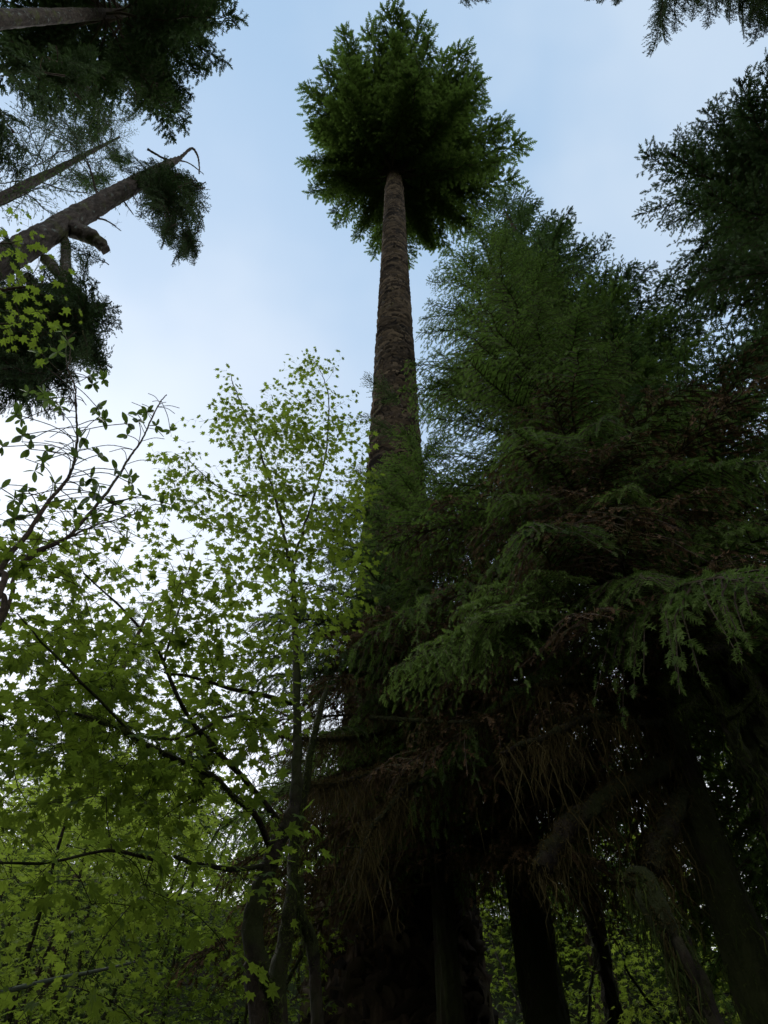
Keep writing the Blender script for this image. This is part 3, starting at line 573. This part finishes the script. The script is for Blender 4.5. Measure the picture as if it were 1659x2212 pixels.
# mossy trees at the right edge
root = thing('mossy_snag', 'thick mossy trunk leaning in at the lower side edge with short moss padded stubs', 'tree', px(1700, 1760, 5.4) * [1, 1, 0]); bs = np.array(root.location)
def trunk_px(root, b, pts, radii, k, seed, mat=M_barkdark, **kw):
    furry(root, b, [px(*p) for p in pts], radii, np.random.default_rng(seed + 50), 4000, 420, .35)
    return rough_trunk('trunk', np.array([px(*p) for p in pts]), np.array(radii), k, mat, root, b, np.random.default_rng(seed), amp=.03, lump=.035, dz=.05, nth=12, zcell=.12, **kw)
trunk_px(root, bs, [(1790, 2212, 5.2), (1700, 1760, 5.4), (1621, 1518, 5.6), (1573, 1410, 5.7), (1513, 1278, 5.8), (1455, 1130, 5.9), (1400, 1000, 6)], [.20, .16, .13, .12, .11, .09, .06], 32, 3)
for pts, r0, r1 in (([(1490, 1280, 5.7), (1440, 1320, 5.3), (1405, 1372, 5.0)], .055, .045), ([(1530, 1268, 5.7), (1565, 1268, 5.4), (1598, 1292, 5.2)], .06, .045), ([(1520, 1338, 5.7), (1490, 1335, 5.5), (1466, 1342, 5.3)], .045, .03),
        ([(1575, 1415, 5.6), (1545, 1398, 5.3), (1522, 1410, 5.1)], .06, .05), ([(1560, 1420, 5.6), (1520, 1430, 5.3), (1486, 1454, 5.1)], .05, .04), ([(1612, 1480, 5.5), (1606, 1450, 5.2), (1592, 1446, 5.1)], .045, .04),
        ([(1600, 1500, 5.6), (1640, 1520, 5.4), (1659, 1530, 5.3)], .05, .04), ([(1609, 1540, 5.5), (1590, 1545, 5.3), (1568, 1556, 5.2)], .05, .04)):
    lim(root, bs, pts, r0, r1, hang=.25, dens=60, tuft=4, moss=M_mossgreen, name='stub')
root = thing('mossy_sapling', 'thin leaning sapling stem crossing the bright leaves between two mossy trunks', 'tree', px(1690, 1800, 5.0) * [1, 1, 0]); bs2 = np.array(root.location)
trunk_px(root, bs2, [(1760, 2100, 4.9), (1659, 1722, 5.0), (1609, 1650, 5.0), (1549, 1523, 5.1), (1501, 1439, 5.1), (1453, 1336, 5.2), (1430, 1290, 5.2), (1380, 1180, 5.3)], [.06, .05, .045, .04, .035, .03, .025, .012], 14, 4)
for pts in ([(1515, 1500, 5.1), (1490, 1520, 4.9), (1465, 1538, 4.8)], [(1500, 1440, 5.1), (1460, 1455, 4.9), (1430, 1490, 4.7)], [(1480, 1400, 5.1), (1500, 1370, 4.9), (1540, 1350, 4.8)], [(1560, 1560, 5.1), (1600, 1540, 4.9), (1640, 1500, 4.7)]):
    lim(root, bs2, pts, .018, .008, hang=.15, dens=50, tuft=2, twigs=8, moss=M_mossgreen)
for pts in ([(1659, 1278, 6), (1630, 1305, 5.9), (1594, 1340, 5.8)], [(1700, 1290, 6), (1659, 1314, 5.9), (1621, 1352, 5.8)], [(1570, 1170, 6), (1520, 1150, 5.9), (1460, 1160, 5.8)], [(1659, 1120, 6), (1600, 1140, 5.9), (1560, 1180, 5.8)], [(1600, 1040, 6), (1530, 1030, 5.9), (1470, 1045, 5.8)], [(1640, 1230, 6), (1560, 1220, 5.9), (1500, 1235, 5.8)]):
    lim(R3, b3_, pts, .04, .02, hang=.2, dens=50, tuft=3, twigs=10, moss=M_mossgreen)
root = thing('mossy_sapling', 'knobbly dark sapling stem hung with long moss, hooked over at its top', 'tree', px(1560, 2300, 4.0) * [1, 1, 0]); bs3 = np.array(root.location)
trunk_px(root, bs3, [(1590, 2400, 4.0), (1527, 2212, 4.0), (1480, 2080, 4.0), (1440, 2000, 4.05), (1410, 1940, 4.1), (1395, 1903, 4.15), (1370, 1890, 4.2), (1345, 1905, 4.25)], [.06, .055, .05, .05, .055, .05, .04, .03], 16, 6)
lim(root, bs3, [(1470, 2060, 4.0), (1440, 2000, 4.0), (1400, 1910, 4.1), (1350, 1905, 4.2)], .03, .03, hang=.7, dens=60, tuft=3)
# second dark trunks in the gloom
root = thing('dark_trunk_tree', 'dark straight trunk standing in shade behind hanging moss, just beside the giant trunk base', 'tree', baseof(1150, 2000, 8.2)); b = np.array(root.location)
rough_trunk('trunk', np.array([b, b + [0, 0, 7], b + [0, 0, 13]]), np.array([.27, .20, .10]), 36, M_barkdark, root, b, rng, amp=.02, lump=.02, dz=.08)
furry(root, b, [b, b + [0, 0, 4], b + [0, 0, 8]], [.27, .23, .2], rng, 4000, 500, .6)
mb = MB()
for i in range(50):
    z = 6.5 + 6.5 * i / 50; a = i * 2.4; tm = MIDS[i % 3]; mb.addtf(tm[0], rotm(a, -.2, 0), b + [0, 0, z], 1.9 * (1 - .5 * i / 50) / tm[1] * rng.uniform(.8, 1.2), -.1)
mb.build('crown', NB, root, False, b)
for pts in ([(1150, 1800, 8.2), (1080, 1790, 7.6), (1010, 1820, 7.0)], [(1140, 1660, 8.2), (1050, 1640, 7.6), (960, 1670, 7.2)], [(1150, 1700, 8.2), (1220, 1680, 7.6), (1290, 1700, 7.2)]):
    lim(root, b, pts, .04, .02, hang=1.3, dens=90, tuft=2, twigs=8)
root = thing('dark_trunk_tree', 'thin crooked dark stem seen against small patches of sky under the spruces', 'tree', baseof(1260, 1850, 9.5)); b = np.array(root.location)
trunk_px(root, b, [(1330, 2212, 9.5), (1262, 1860, 9.5), (1240, 1778, 9.5), (1203, 1634, 9.5), (1180, 1520, 9.5)], [.10, .09, .085, .07, .03], 14, 8)
lim(root, b, [(1240, 1778, 9.5), (1200, 1740, 9.2), (1170, 1730, 9.0)], .04, .02, hang=.9, dens=60, twigs=6)

# overhead tree behind the camera
rng = np.random.default_rng(51)
b5 = np.array([8.2, -4.5, 0.]); R5 = conifer('overhanging_spruce', 'dark spruce overhead of which only hanging branch tips enter along the upper edge', b5, b5 + [0, 0, 36], .5, 17, lambda t, a: 5.2 * (1 - .7 * t), 120, FARB, rng, NG, pitch=(-.3, .3), azf=lambda a, t: 1.0 if sin(a) < .1 else .0)
mb = MB()
for (u, v, R_, l) in ((1422, 118, 17, 3.4), (1440, 40, 17.5, 3), (1470, 25, 17.2, 2.6), (1500, 45, 17.8, 2.6), (1540, 30, 18, 3), (1560, 10, 17, 3), (1592, 75, 17, 3.6), (1585, 40, 17, 3), (1620, 30, 17, 3), (1640, 50, 17.5, 3), (1659, 60, 17, 3), (1655, 20, 17, 3), (1600, 5, 18, 3), (1520, 0, 18, 3), (1690, 60, 18, 3.2), (1335, 12, 19, 2.6), (1275, 3, 19, 2.6), (1040, 5, 20, 2.5), (1000, 8, 20, 2.6), (1450, 70, 17, 3), (1500, 10, 17, 3), (1530, 60, 17, 3), (1570, 50, 17, 3), (1610, 60, 17, 3), (1645, 90, 17, 3.4), (1659, 80, 17, 3.4), (1590, 20, 17, 3), (1425, 60, 17, 3), (1310, 8, 19, 2.6), (1480, 0, 17, 3), (1550, -5, 17, 3), (1425, 90, 13, 2.4), (1430, 60, 13, 2.4), (1500, 20, 13, 2.6), (1560, 35, 13, 2.6), (1615, 45, 13, 2.6), (1650, 70, 13, 2.6), (1450, 0, 13, 2.6), (1640, 20, 13, 2.6), (1600, -20, 13, 2.6), (1000, 12, 15, 2.2), (1035, 8, 15, 2), (1290, 8, 15, 2), (1335, 15, 15, 2), (1640, 0, 17, 3), (1480, -20, 18, 3), (1620, -30, 18, 3.5), (1560, -30, 18, 3.5)):
    B = pr(u, v, R_); A = pr(u + rng.normal(18, 12), v - 110 * l / 3, R_ + .4); mb_l = np.linalg.norm(B - A); placebough(mb, MIDB[rng.integers(4)], A, B, rng.normal(0, .6), -.1)
mb.build('foliage', [M_needledark, M_twig], R5, False, b5)
for (u, v, R_) in ((1520, -120, 17.6), (1620, -130, 17.6), (1440, -110, 17.2), (1300, -110, 18.5), (1020, -110, 19.5)):
    e = pr(u, v, R_); s = np.array([b5[0], b5[1], e[2] - 2.0]); mossy_limb(R5, 'limb', [s, s * .5 + e * .5 + [0, 0, .4], e], .11, .03, rng, b5, M_moss, M_barkdark, hang=.2, dens=6)
# ================================================================== BROADLEAF TREES
def inside(poly, u, v):
    c = np.zeros(len(u), bool); n = len(poly)
    for i in range(n):
        x1, y1 = poly[i]; x2, y2 = poly[(i + 1) % n]
        k = ((y1 > v) != (y2 > v)) & (u < (x2 - x1) * (v - y1) / (y2 - y1 + 1e-9) + x1); c ^= k
    return c
def fill(poly, n, Dlo, Dhi, rng, patch=0.0, seed=0):
    P = np.array(poly, float); lo, hi = P.min(0), P.max(0); out = []
    ph = np.random.default_rng(seed).uniform(0, 6, 6)
    while len(out) < n:
        u, v = rng.uniform(lo[0], hi[0], 400), rng.uniform(lo[1], hi[1], 400); k = inside(poly, u, v)
        f = .5 + .5 * np.sin(u / 47 + ph[0] + 2 * np.sin(v / 61 + ph[1])) * np.sin(v / 39 + ph[2] + 1.5 * np.sin(u / 53 + ph[3]))
        k &= rng.random(400) > patch * (1 - f) ** .6
        for a, b in zip(u[k], v[k]): out.append((a, b, rng.uniform(Dlo, Dhi)))
    return np.array([px(*q) for q in out[:n]])
def broadleaf(root, origin, stems, clusters, rng, leafT, lsize, mat, bark, per=7, step=.12, spread=.16, tilt=.38, tone=.5, twr=.0022, coverage=1.0, trunkname='trunk'):
    """stems: list of (points3d, r0, r1). clusters: Nx3 leaf spray centres, each reached by a twig grown from the nearest wood"""
    nodes = []; W = MB()
    for pts, r0, r1 in stems:
        Lh = np.sum(np.linalg.norm(np.diff(np.array(pts), axis=0), axis=1)); n = max(6, int(Lh / .07)); P = smooth_path(pts, n)
        P = P + np.cumsum(rng.normal(0, .004, (n, 3)), 0) * np.minimum(1, np.arange(n) / 8)[:, None]
        tube(W, P, np.linspace(r0, r1, n) * (1 + .06 * rng.normal(0, 1, n)), 10 if r0 > .03 else 6, .5, 0, rough=r0 * .04, rng=rng); nodes.append(P)
    trunk = W.build(trunkname, bark, root, True, origin)
    nodes = np.concatenate(nodes); d = np.array([np.min(np.sum((nodes - c) ** 2, 1)) for c in clusters]); order = np.argsort(d)
    T = MB(); TA = []; TB = []; cap = np.zeros((len(nodes) + 60000, 3)); nn = len(nodes); cap[:nn] = nodes; LP = []; LX = []; ends = []
    for ci in order:
        c = clusters[ci]; q = cap[:nn]; dd = np.sum((q - c) ** 2, 1) + .25 * np.maximum(0, q[:, 2] - c[2] + .05) ** 2 * 4; i = int(np.argmin(dd)); A = q[i]; l = np.linalg.norm(c - A)
        m = max(2, int(l / step) + 1); t = np.linspace(0, 1, m + 1)[:, None]
        path = A + (c - A) * t + np.sin(t * pi) * (rng.normal(0, .07, 3) * l + np.array([0, 0, .08 * l])) 
        TA.append(path[:-1]); TB.append(path[1:]); cap[nn:nn + m] = path[1:]; nn += m
        dr = nrm(path[-1] - path[-2]) * np.array([1, 1, .45]); ends.append((c, nrm(dr), path))
    A = np.concatenate(TA); B = np.concatenate(TB); segs(T, A, B, twr, twr * .85, .4, 0)
    Lp, Lx, Lu, Ls, Lt = [], [], [], [], []
    for c, dr, path in ends:
        side = nrm(np.cross([0, 0, 1.], dr)); n = max(3, int(per * rng.uniform(.6, 1.4))); tl = rng.normal(0, .12)
        for k in range(n):
            s = (k // 2) / max(1, (n - 1) // 2); sg = 1 if k % 2 else -1
            b = c + dr * spread * (s - .4) * 2 + rng.normal(0, .01, 3); x = nrm(dr * rng.uniform(.2, 1) + side * sg * rng.uniform(.4, 1.1) + np.array([0, 0, rng.normal(-.28, .25)]))
            off = rng.uniform(.02, .07) * (spread / .16)
            Lp.append(b + x * off); Lx.append(x); Lu.append([rng.normal(0, tilt), rng.normal(0, tilt), 1]); Ls.append(lsize * rng.uniform(.5, 1.35)); Lt.append(tone + tl + rng.normal(0, .2))
    Lp = np.array(Lp); Lx = np.array(Lx); Ls = np.array(Ls)
    segs(T, Lp - Lx * .05, Lp + Lx * .01, .0010, .0008, .6, 0)
    T.build('branch_sprays', bark, root, False, origin)
    M = MB(); stamp(M, leafT, Lp, Lx, np.array(Lu), Ls / 1.45, np.array(Lt), 0, .4)
    M.build('crown', mat, root, False, origin)

rng = np.random.default_rng(61)
S_ = lambda pts, r0, r1: ([px(*p) for p in pts], r0, r1)
# --- vine maple with the moss covered stems
mroot = px(585, 2212, 3.9) * [1, 1, 0]; root = thing('vine_maple', 'vine maple with several thin mossy stems and broad sprays of backlit star shaped leaves', 'tree', mroot)
stems = [S_([(620, 2900, 3.8), (565, 2212, 3.9), (540, 2052, 3.9), (555, 1952, 3.9), (590, 1857, 3.9), (615, 1787, 3.9), (632, 1727, 3.95), (637, 1627, 4.0), (632, 1450, 4.1), (628, 1225, 4.2)], .065, .022),
         S_([(640, 2900, 4.0), (605, 2177, 4.1), (622, 2027, 4.1), (635, 1927, 4.1), (645, 1777, 4.2), (670, 1627, 4.2), (700, 1480, 4.3)], .055, .020),
         S_([(600, 2300, 3.9), (590, 2177, 3.85), (565, 2077, 3.8)], .035, .012),
         S_([(690, 2300, 4.3), (675, 2052, 4.3), (645, 1977, 4.2), (640, 1900, 4.15)], .035, .03),
         S_([(590, 1847, 3.9), (555, 1767, 3.7), (505, 1722, 3.5), (450, 1672, 3.3), (375, 1637, 3.1), (300, 1600, 2.9), (250, 1570, 2.8), (150, 1540, 2.7)], .020, .006),
         S_([(600, 1770, 3.9), (530, 1687, 3.7), (460, 1627, 3.5), (410, 1562, 3.4), (380, 1502, 3.3), (355, 1427, 3.3), (315, 1367, 3.2), (265, 1310, 3.2), (190, 1240, 3.1)], .018, .005),
         S_([(570, 1870, 3.9), (500, 1882, 3.5), (425, 1874, 3.2), (375, 1862, 3.0)], .014, .008),
         S_([(330, 1856, 3.0), (250, 1837, 2.9), (210, 1842, 2.8), (100, 1867, 2.7), (-20, 1874, 2.6)], .008, .004),
         S_([(560, 1560, 3.9), (500, 1547, 3.6), (400, 1594, 3.2), (325, 1602, 3.0)], .014, .006),
         S_([(630, 1520, 4.1), (555, 1497, 3.8), (500, 1487, 3.6), (415, 1462, 3.4), (350, 1452, 3.3)], .018, .007),
         S_([(628, 1225, 4.2), (610, 1145, 4.2), (595, 1070, 4.2), (565, 980, 4.2), (547, 930, 4.2), (515, 850, 4.2), (500, 810, 4.2)], .016, .004),
         S_([(628, 1225, 4.2), (655, 1155, 4.25), (675, 1095, 4.25), (705, 980, 4.3), (715, 880, 4.3), (707, 820, 4.3), (682, 775, 4.3)], .016, .004),
         S_([(595, 1072, 4.2), (500, 1065, 4.0), (425, 1010, 3.9), (400, 975, 3.8)], .008, .003),
         S_([(355, 1427, 3.3), (378, 1340, 3.4), (400, 1260, 3.5), (420, 1180, 3.5)], .008, .003),
         S_([(300, 1600, 2.9), (200, 1500, 2.8), (100, 1400, 2.8), (40, 1330, 2.8)], .008, .003)]
P1 = [(425, 905), (470, 948), (492, 880), (478, 845), (500, 800), (520, 880), (545, 890), (600, 855), (635, 805), (680, 768), (740, 795), (728, 845), (770, 885), (785, 950), (785, 1120), (720, 1200), (560, 1230), (490, 1130), (490, 1050), (505, 980), (450, 955)]
P1b = [(360, 985), (410, 965), (440, 1010), (480, 1040), (500, 1120), (420, 1130), (340, 1090)]
P2 = [(-60, 1130), (100, 1135), (190, 1115), (330, 1105), (420, 1125), (560, 1180), (790, 1195), (760, 1330), (620, 1480), (560, 1640), (300, 1690), (-60, 1560)]
P3 = [(-60, 1560), (300, 1600), (560, 1640), (640, 1780), (560, 1900), (300, 2000), (-60, 1990)]
P4 = [(-40, 1900), (400, 1950), (560, 2100), (500, 2250), (-40, 2250)]
cl = np.concatenate([fill(P1, 250, 3.7, 4.7, rng, .5, 1), fill(P1b, 26, 3.5, 4.2, rng, .3, 2), fill(P2, 400, 2.7, 4.8, rng, .92, 3), fill(P3, 85, 2.6, 4.3, rng, .9, 4), fill(P4, 9, 2.6, 3.8, rng, .5, 5)])
broadleaf(root, mroot, stems, cl, rng, LEAF7, .068, M_maple, M_barkdark, per=13, tilt=.5)
for pts, r0, r1 in [S_([(457, 1592, 3.45), (446, 1640, 3.4), (440, 1667, 3.4), (428, 1700, 3.4), (415, 1727, 3.4)], .018, .006)]:
    mossy_limb(root, 'broken_stub', pts, r0 * 1.3, r1, rng, mroot, M_mossgreen, hang=.12, dens=120, tuft=3)
# moss on its stems
trk = [c for c in root.children if c.name.startswith('trunk')][0]; m = MB()
for pts, r0, r1 in stems[:5]:
    P = smooth_path(pts, 300); k = rng.integers(60, 290, 1800); rr = (r0 + (r1 - r0) * k / 300)
    moss_tufts(m, P[k] + rng.normal(0, 1, (1800, 3)) * rr[:, None] * .6, 0, rng, .022, .4)
    k = rng.integers(100, 290, 60); moss_strands(m, P[k], .25 * rng.uniform(.1, 1, 60), rng, .006, .4)
m.build('moss_clumps', M_mossgreen, trk, False, mroot)
# --- maple overhanging from the camera's left, upper left leaves
r_ = px(-500, 1900, 3.0) * [1, 1, 0]; root = thing('vine_maple', 'bright yellow green maple sprays hanging in from the side before the broken trunk', 'tree', r_)
a0 = np.array([r_[0], r_[1], 0.]); 
stems = [([a0, a0 + [.1, .1, 2.5], px(-300, 900, 3.0), px(-60, 640, 2.6), px(60, 600, 2.4)], .05, .006), ([px(-300, 900, 3.0), px(-100, 720, 2.7), px(40, 700, 2.5)], .012, .004), ([px(-300, 900, 3.0), px(-100, 560, 2.6), px(50, 520, 2.4)], .012, .004)]
PL = [(-60, 460), (60, 480), (100, 530), (120, 620), (110, 700), (60, 740), (-60, 760)]
cl = fill(PL, 36, 2.3, 2.9, rng, .5, 7)
broadleaf(root, r_, stems, cl, rng, LEAF7, .054, M_maple, M_twig, per=7, spread=.12, tone=.7)
# --- shrub with whorls of oval leaves
r_ = px(-60, 1700, 2.9) * [1, 1, 0]; root = thing('oval_leaf_shrub', 'spindly shrub of thin arching stems with whorls of dark oval leaves against the sky', 'shrub', r_)
Z = lambda x, y, D=3.0: px(x * .5, 730 + y * .5, D)
s1 = [np.array([r_[0], r_[1], 0]), px(-60, 1400, 2.9), Z(0, 1000), Z(100, 850), Z(200, 690), Z(280, 580), Z(310, 470), Z(318, 330), Z(312, 200), Z(280, 100)]
s2 = [np.array([r_[0] + .1, r_[1], 0]), px(-50, 1450, 3.1), Z(0, 1080, 3.2), Z(150, 930, 3.2), Z(300, 850, 3.2), Z(430, 700, 3.2), Z(530, 560, 3.2), Z(610, 440, 3.2), Z(680, 300, 3.2), Z(715, 255, 3.2)]
s3 = [np.array([r_[0] + .2, r_[1], 0]), px(-30, 1420, 3.3), Z(60, 1030, 3.4), Z(200, 900, 3.4), Z(330, 840, 3.4), Z(500, 780, 3.4), Z(650, 730, 3.4)]
W = MB(); ps = []
for s, r0 in ((s1, .018), (s2, .018), (s3, .014)):
    P = smooth_path(s, 160); P[30:] += np.cumsum(rng.normal(0, .0012, (130, 3)), 0); tube(W, P, np.linspace(r0, .0035, 160), 7, .4, 0, rough=.0008, rng=rng); ps.append(P)
W.build('trunk', M_twig, root, True, r_)
cls = [(390, 160), (400, 200), (450, 180), (190, 240), (210, 265), (260, 295), (120, 235), (420, 300), (430, 340), (450, 355), (70, 330), (90, 355), (550, 370), (600, 360), (590, 325), (635, 320), (550, 420), (675, 380), (735, 400), (350, 430), (95, 420), (130, 440), (125, 480), (205, 490), (185, 530), (150, 575), (335, 520), (425, 505), (500, 570), (560, 600), (570, 630), (395, 605), (430, 640), (345, 640), (120, 660), (95, 670), (390, 690), (410, 670), (490, 720), (240, 720), (60, 700), (235, 630), (610, 680), (10, 470), (5, 650), (700, 720), (740, 720), (600, 790), (400, 780), (290, 20), (170, 60), (250, 60), (180, 110), (270, -30), (330, 740), (160, 760), (60, 780)]
T = MB(); Lp, Lx, Ls = [], [], []; allp = np.concatenate([ps[0][45:], ps[1][45:], ps[2][45:]])
for (x, y) in cls:
    D = rng.uniform(2.8, 3.4); c = Z(x, y, D); dd = np.linalg.norm(allp - c, axis=1) + 1.1 * np.maximum(0, allp[:, 2] - c[2] - .05) ; k = int(np.argmin(dd + .25 * rng.random(len(dd)))); A = allp[k]
    l = np.linalg.norm(c - A); q = smooth_path([A, A + (c - A) * .5 + [0, 0, .14 * l] + rng.normal(0, .04, 3) * l, c], 8); segs(T, q[:-1], q[1:], .0036, .003, .4)
    up = nrm(nrm(q[-1] - q[-2]) + [0, 0, .6]); e1 = nrm(np.cross(up, [0.3, .9, .1])); e2 = np.cross(up, e1); n = rng.integers(4, 8); ph = rng.random() * 6
    for j in range(n):
        a = ph + j * 2 * pi / n + rng.normal(0, .3); Lp.append(c); Lx.append(e1 * cos(a) + e2 * sin(a) + up * rng.uniform(-.2, .5)); Ls.append(rng.uniform(.05, .085))
for P in ps:                                # bare curling twigs
    for _ in range(34):
        k = rng.integers(45, 158); a = rng.uniform(0, 2 * pi); l = rng.uniform(.12, .6) * (1.2 - k / 180); d = np.array([cos(a), sin(a) * .6, .25]); A = P[k]
        q = smooth_path([A, A + d * l * .5 + [0, 0, .12 * l], A + d * l + [0, 0, -.15 * l]], 9); segs(T, q[:-1], q[1:], .0032, .0024, .4)
T.build('branch_sprays', M_twig, root, False, r_)
M = MB(); stamp(M, OVAL, np.array(Lp), np.array(Lx), np.tile([0., 0, 1], (len(Lp), 1)) + rng.normal(0, .4, (len(Lp), 3)), np.array(Ls), rng.uniform(.1, .8, len(Lp)), 0)
M.build('crown', M_oval, root, False, r_)
# --- background maples, low on both sides; tone stands for how brightly each is lit
def bushm(label, u, v, D, poly, n, Dlo, Dhi, seed, size=.10, mat=None, per=9, LT=LEAF5, name='vine_maple', spread=.3, tone=.5):
    r_ = px(u, v, D) * [1, 1, 0]; root = thing(name, label, 'tree', r_); g = np.random.default_rng(seed); a0 = np.array([r_[0], r_[1], 0.])
    cl = fill(poly, n, Dlo, Dhi, g, .55, seed); stems = []
    for _ in range(6):
        c = cl[g.integers(len(cl))]; m = a0 * .5 + c * .5; m[2] = c[2] * .6; stems.append(([a0 + g.normal(0, .15, 3) * [1, 1, 0], m + g.normal(0, .2, 3), c], .05, .012))
    broadleaf(root, r_, stems, cl, g, LT, size, mat or M_maplefarlit, M_barkdark, per=per, spread=spread, twr=.004, step=.3, tone=tone)
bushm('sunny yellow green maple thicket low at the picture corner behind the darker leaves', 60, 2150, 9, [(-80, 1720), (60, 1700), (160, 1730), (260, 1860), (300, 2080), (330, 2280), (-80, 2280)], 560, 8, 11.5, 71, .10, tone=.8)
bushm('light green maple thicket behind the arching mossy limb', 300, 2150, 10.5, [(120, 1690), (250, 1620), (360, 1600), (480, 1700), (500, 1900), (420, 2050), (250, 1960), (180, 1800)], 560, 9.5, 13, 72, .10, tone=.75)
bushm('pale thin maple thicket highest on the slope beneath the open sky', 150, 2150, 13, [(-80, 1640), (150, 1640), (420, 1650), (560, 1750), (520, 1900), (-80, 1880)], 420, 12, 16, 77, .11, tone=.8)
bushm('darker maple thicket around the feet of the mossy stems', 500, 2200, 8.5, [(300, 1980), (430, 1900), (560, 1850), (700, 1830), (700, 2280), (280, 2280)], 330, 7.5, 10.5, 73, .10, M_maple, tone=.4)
bushm('dim green maple thicket at the lower side corner beyond the mossy trunks', 1560, 2250, 8.5, [(1380, 1760), (1500, 1720), (1720, 1900), (1720, 2300), (1400, 2300), (1300, 2000)], 330, 8, 11, 74, .09, M_maplefarlit, tone=.6)
bushm('pale green maple seen high between the mossy leaning trunks', 1600, 1700, 9.5, [(1420, 1330), (1500, 1180), (1700, 1230), (1700, 1700), (1560, 1700), (1440, 1520)], 300, 9, 12, 75, .09, M_maplefarlit, tone=.35)
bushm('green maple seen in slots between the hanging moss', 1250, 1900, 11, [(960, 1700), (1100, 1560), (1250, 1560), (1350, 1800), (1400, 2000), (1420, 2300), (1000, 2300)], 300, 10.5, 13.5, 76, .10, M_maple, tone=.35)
# pale lichened branch low left
r_ = px(-80, 2200, 5) * [1, 1, 0]; root = thing('leaning_branch', 'long pale lichen covered bare branch slanting across the low leaves at the corner', 'branch', r_)
P = smooth_path([np.array([r_[0], r_[1], 0]), px(-70, 2160, 5.0), px(0, 2144, 5.0), px(120, 2115, 5.1), px(220, 2095, 5.2), px(292, 2078, 5.3)], 90); mb = MB(); tube(mb, P, np.linspace(.022, .007, 90), 7, .5, 0, rough=.001, rng=rng)
o = mb.build('stem', M_lichtwig, root, True, r_)

# ================================================================== FOREST BEHIND
rng = np.random.default_rng(81)
BG = [(60, 1900, 26, 21), (170, 1900, 19, 12.5), (330, 1900, 27, 15), (640, 1900, 24, 15.5), (1010, 1900, 22, 13), (1120, 1900, 26, 15), (1260, 1900, 20, 14), (1400, 1900, 25, 20), (1540, 1900, 18, 18), (1690, 1900, 24, 24), (1850, 1800, 18, 24)]
lab = ['with a narrow pale top behind the yellow maples', 'with reddish brown sparse boughs rising behind the yellow maples', 'standing behind the arching mossy limb', 'half hidden by the mossy maple stems', 'just beside the foot of the giant trunk', 'behind the hanging moss curtains', 'behind the thin crooked dark stem', 'behind the shaggy mossy spruce trunk', 'in the gap of sky between mossy trunks', 'behind the mossy snag', 'at the very edge behind the mossy snag']
for i, (u, v, D, H) in enumerate(BG):
    b = baseof(u, v, D); b[2] = hz(b[0], b[1]) - .2; H = max(6, H - b[2] * .55); conifer('distant_conifer', 'distant dark conifer ' + lab[i], b, b + [rng.normal(0, .3), rng.normal(0, .3), H], .28, 2.0, lambda t, a: 3.2 * (1 - .85 * t), 70, MIDS, rng, NG, group='conifers of the forest behind', pitch=(-.25, .2), k=14, tdz=.5)

# undergrowth covering the slope behind
n = 150000; x = rng.uniform(-34, 34, n); y = rng.uniform(9.5, 32, n) ** 1.0; gz = hz(x, y)
mound = .5 + .5 * np.sin(x * 1.3 + 2 * np.sin(y * .7)) * np.sin(y * 1.1 + 1.7 * np.sin(x * .9)); hgt = (.5 + 2.6 * mound ** 2) * rng.random(n) ** .5
M = MB(); X = nrm(rng.normal(0, 1, (n, 3)) * [1, 1, .4] + [0, -.3, -.2]); U = np.stack([rng.normal(0, .5, n), rng.normal(-.3, .5, n), np.ones(n)], 1)
stamp(M, LEAF3, np.stack([x, y, gz + hgt], 1), X, U, rng.uniform(.07, .16, n), np.clip(.2 + .5 * mound + rng.normal(0, .15, n), 0, 1), 0, .2)
o = M.build('undergrowth', M_maplefarlit); o['kind'] = 'stuff'

# unseen wood added around and behind the camera to darken the lower right
WOODB = [(bough(rng, Lm=4.0, side_sp=.5, sp_len=.9, sp_gap=.5, W=.35, droop=.4, hang=.4, tmpl=SPF, curve=(.0, -.1), bare=.05, wood=.02), 4.0) for _ in range(3)]
M = MB()
for i in range(26):
    a = radians(-200 + 200 * i / 25); D = rng.uniform(14, 26); bx, by = D * cos(a), D * sin(a)
    if by > -4 and bx < 0: continue
    Hh = rng.uniform(10, 15); tube(M, np.array([[bx, by, -.5], [bx, by, Hh * .5], [bx, by, Hh]]), [.4, .3, .03], 8, .3, 1)
    for k in range(110):
        z = 1 + (Hh - 1) * k / 110; tm = WOODB[k % 3]; M.addtf(tm[0], rotm(k * 2.4 + rng.random(), -.2, rng.normal(0, .3)), np.array([bx, by, z]), (3.0 * (1 - .8 * k / 110) * rng.uniform(.7, 1.2)) / 4.0, 0)
o = M.build('unseen_shading_wood', [M_needle, M_twig]); o['kind'] = 'stuff'; print('wood tris', len(o.data.polygons))
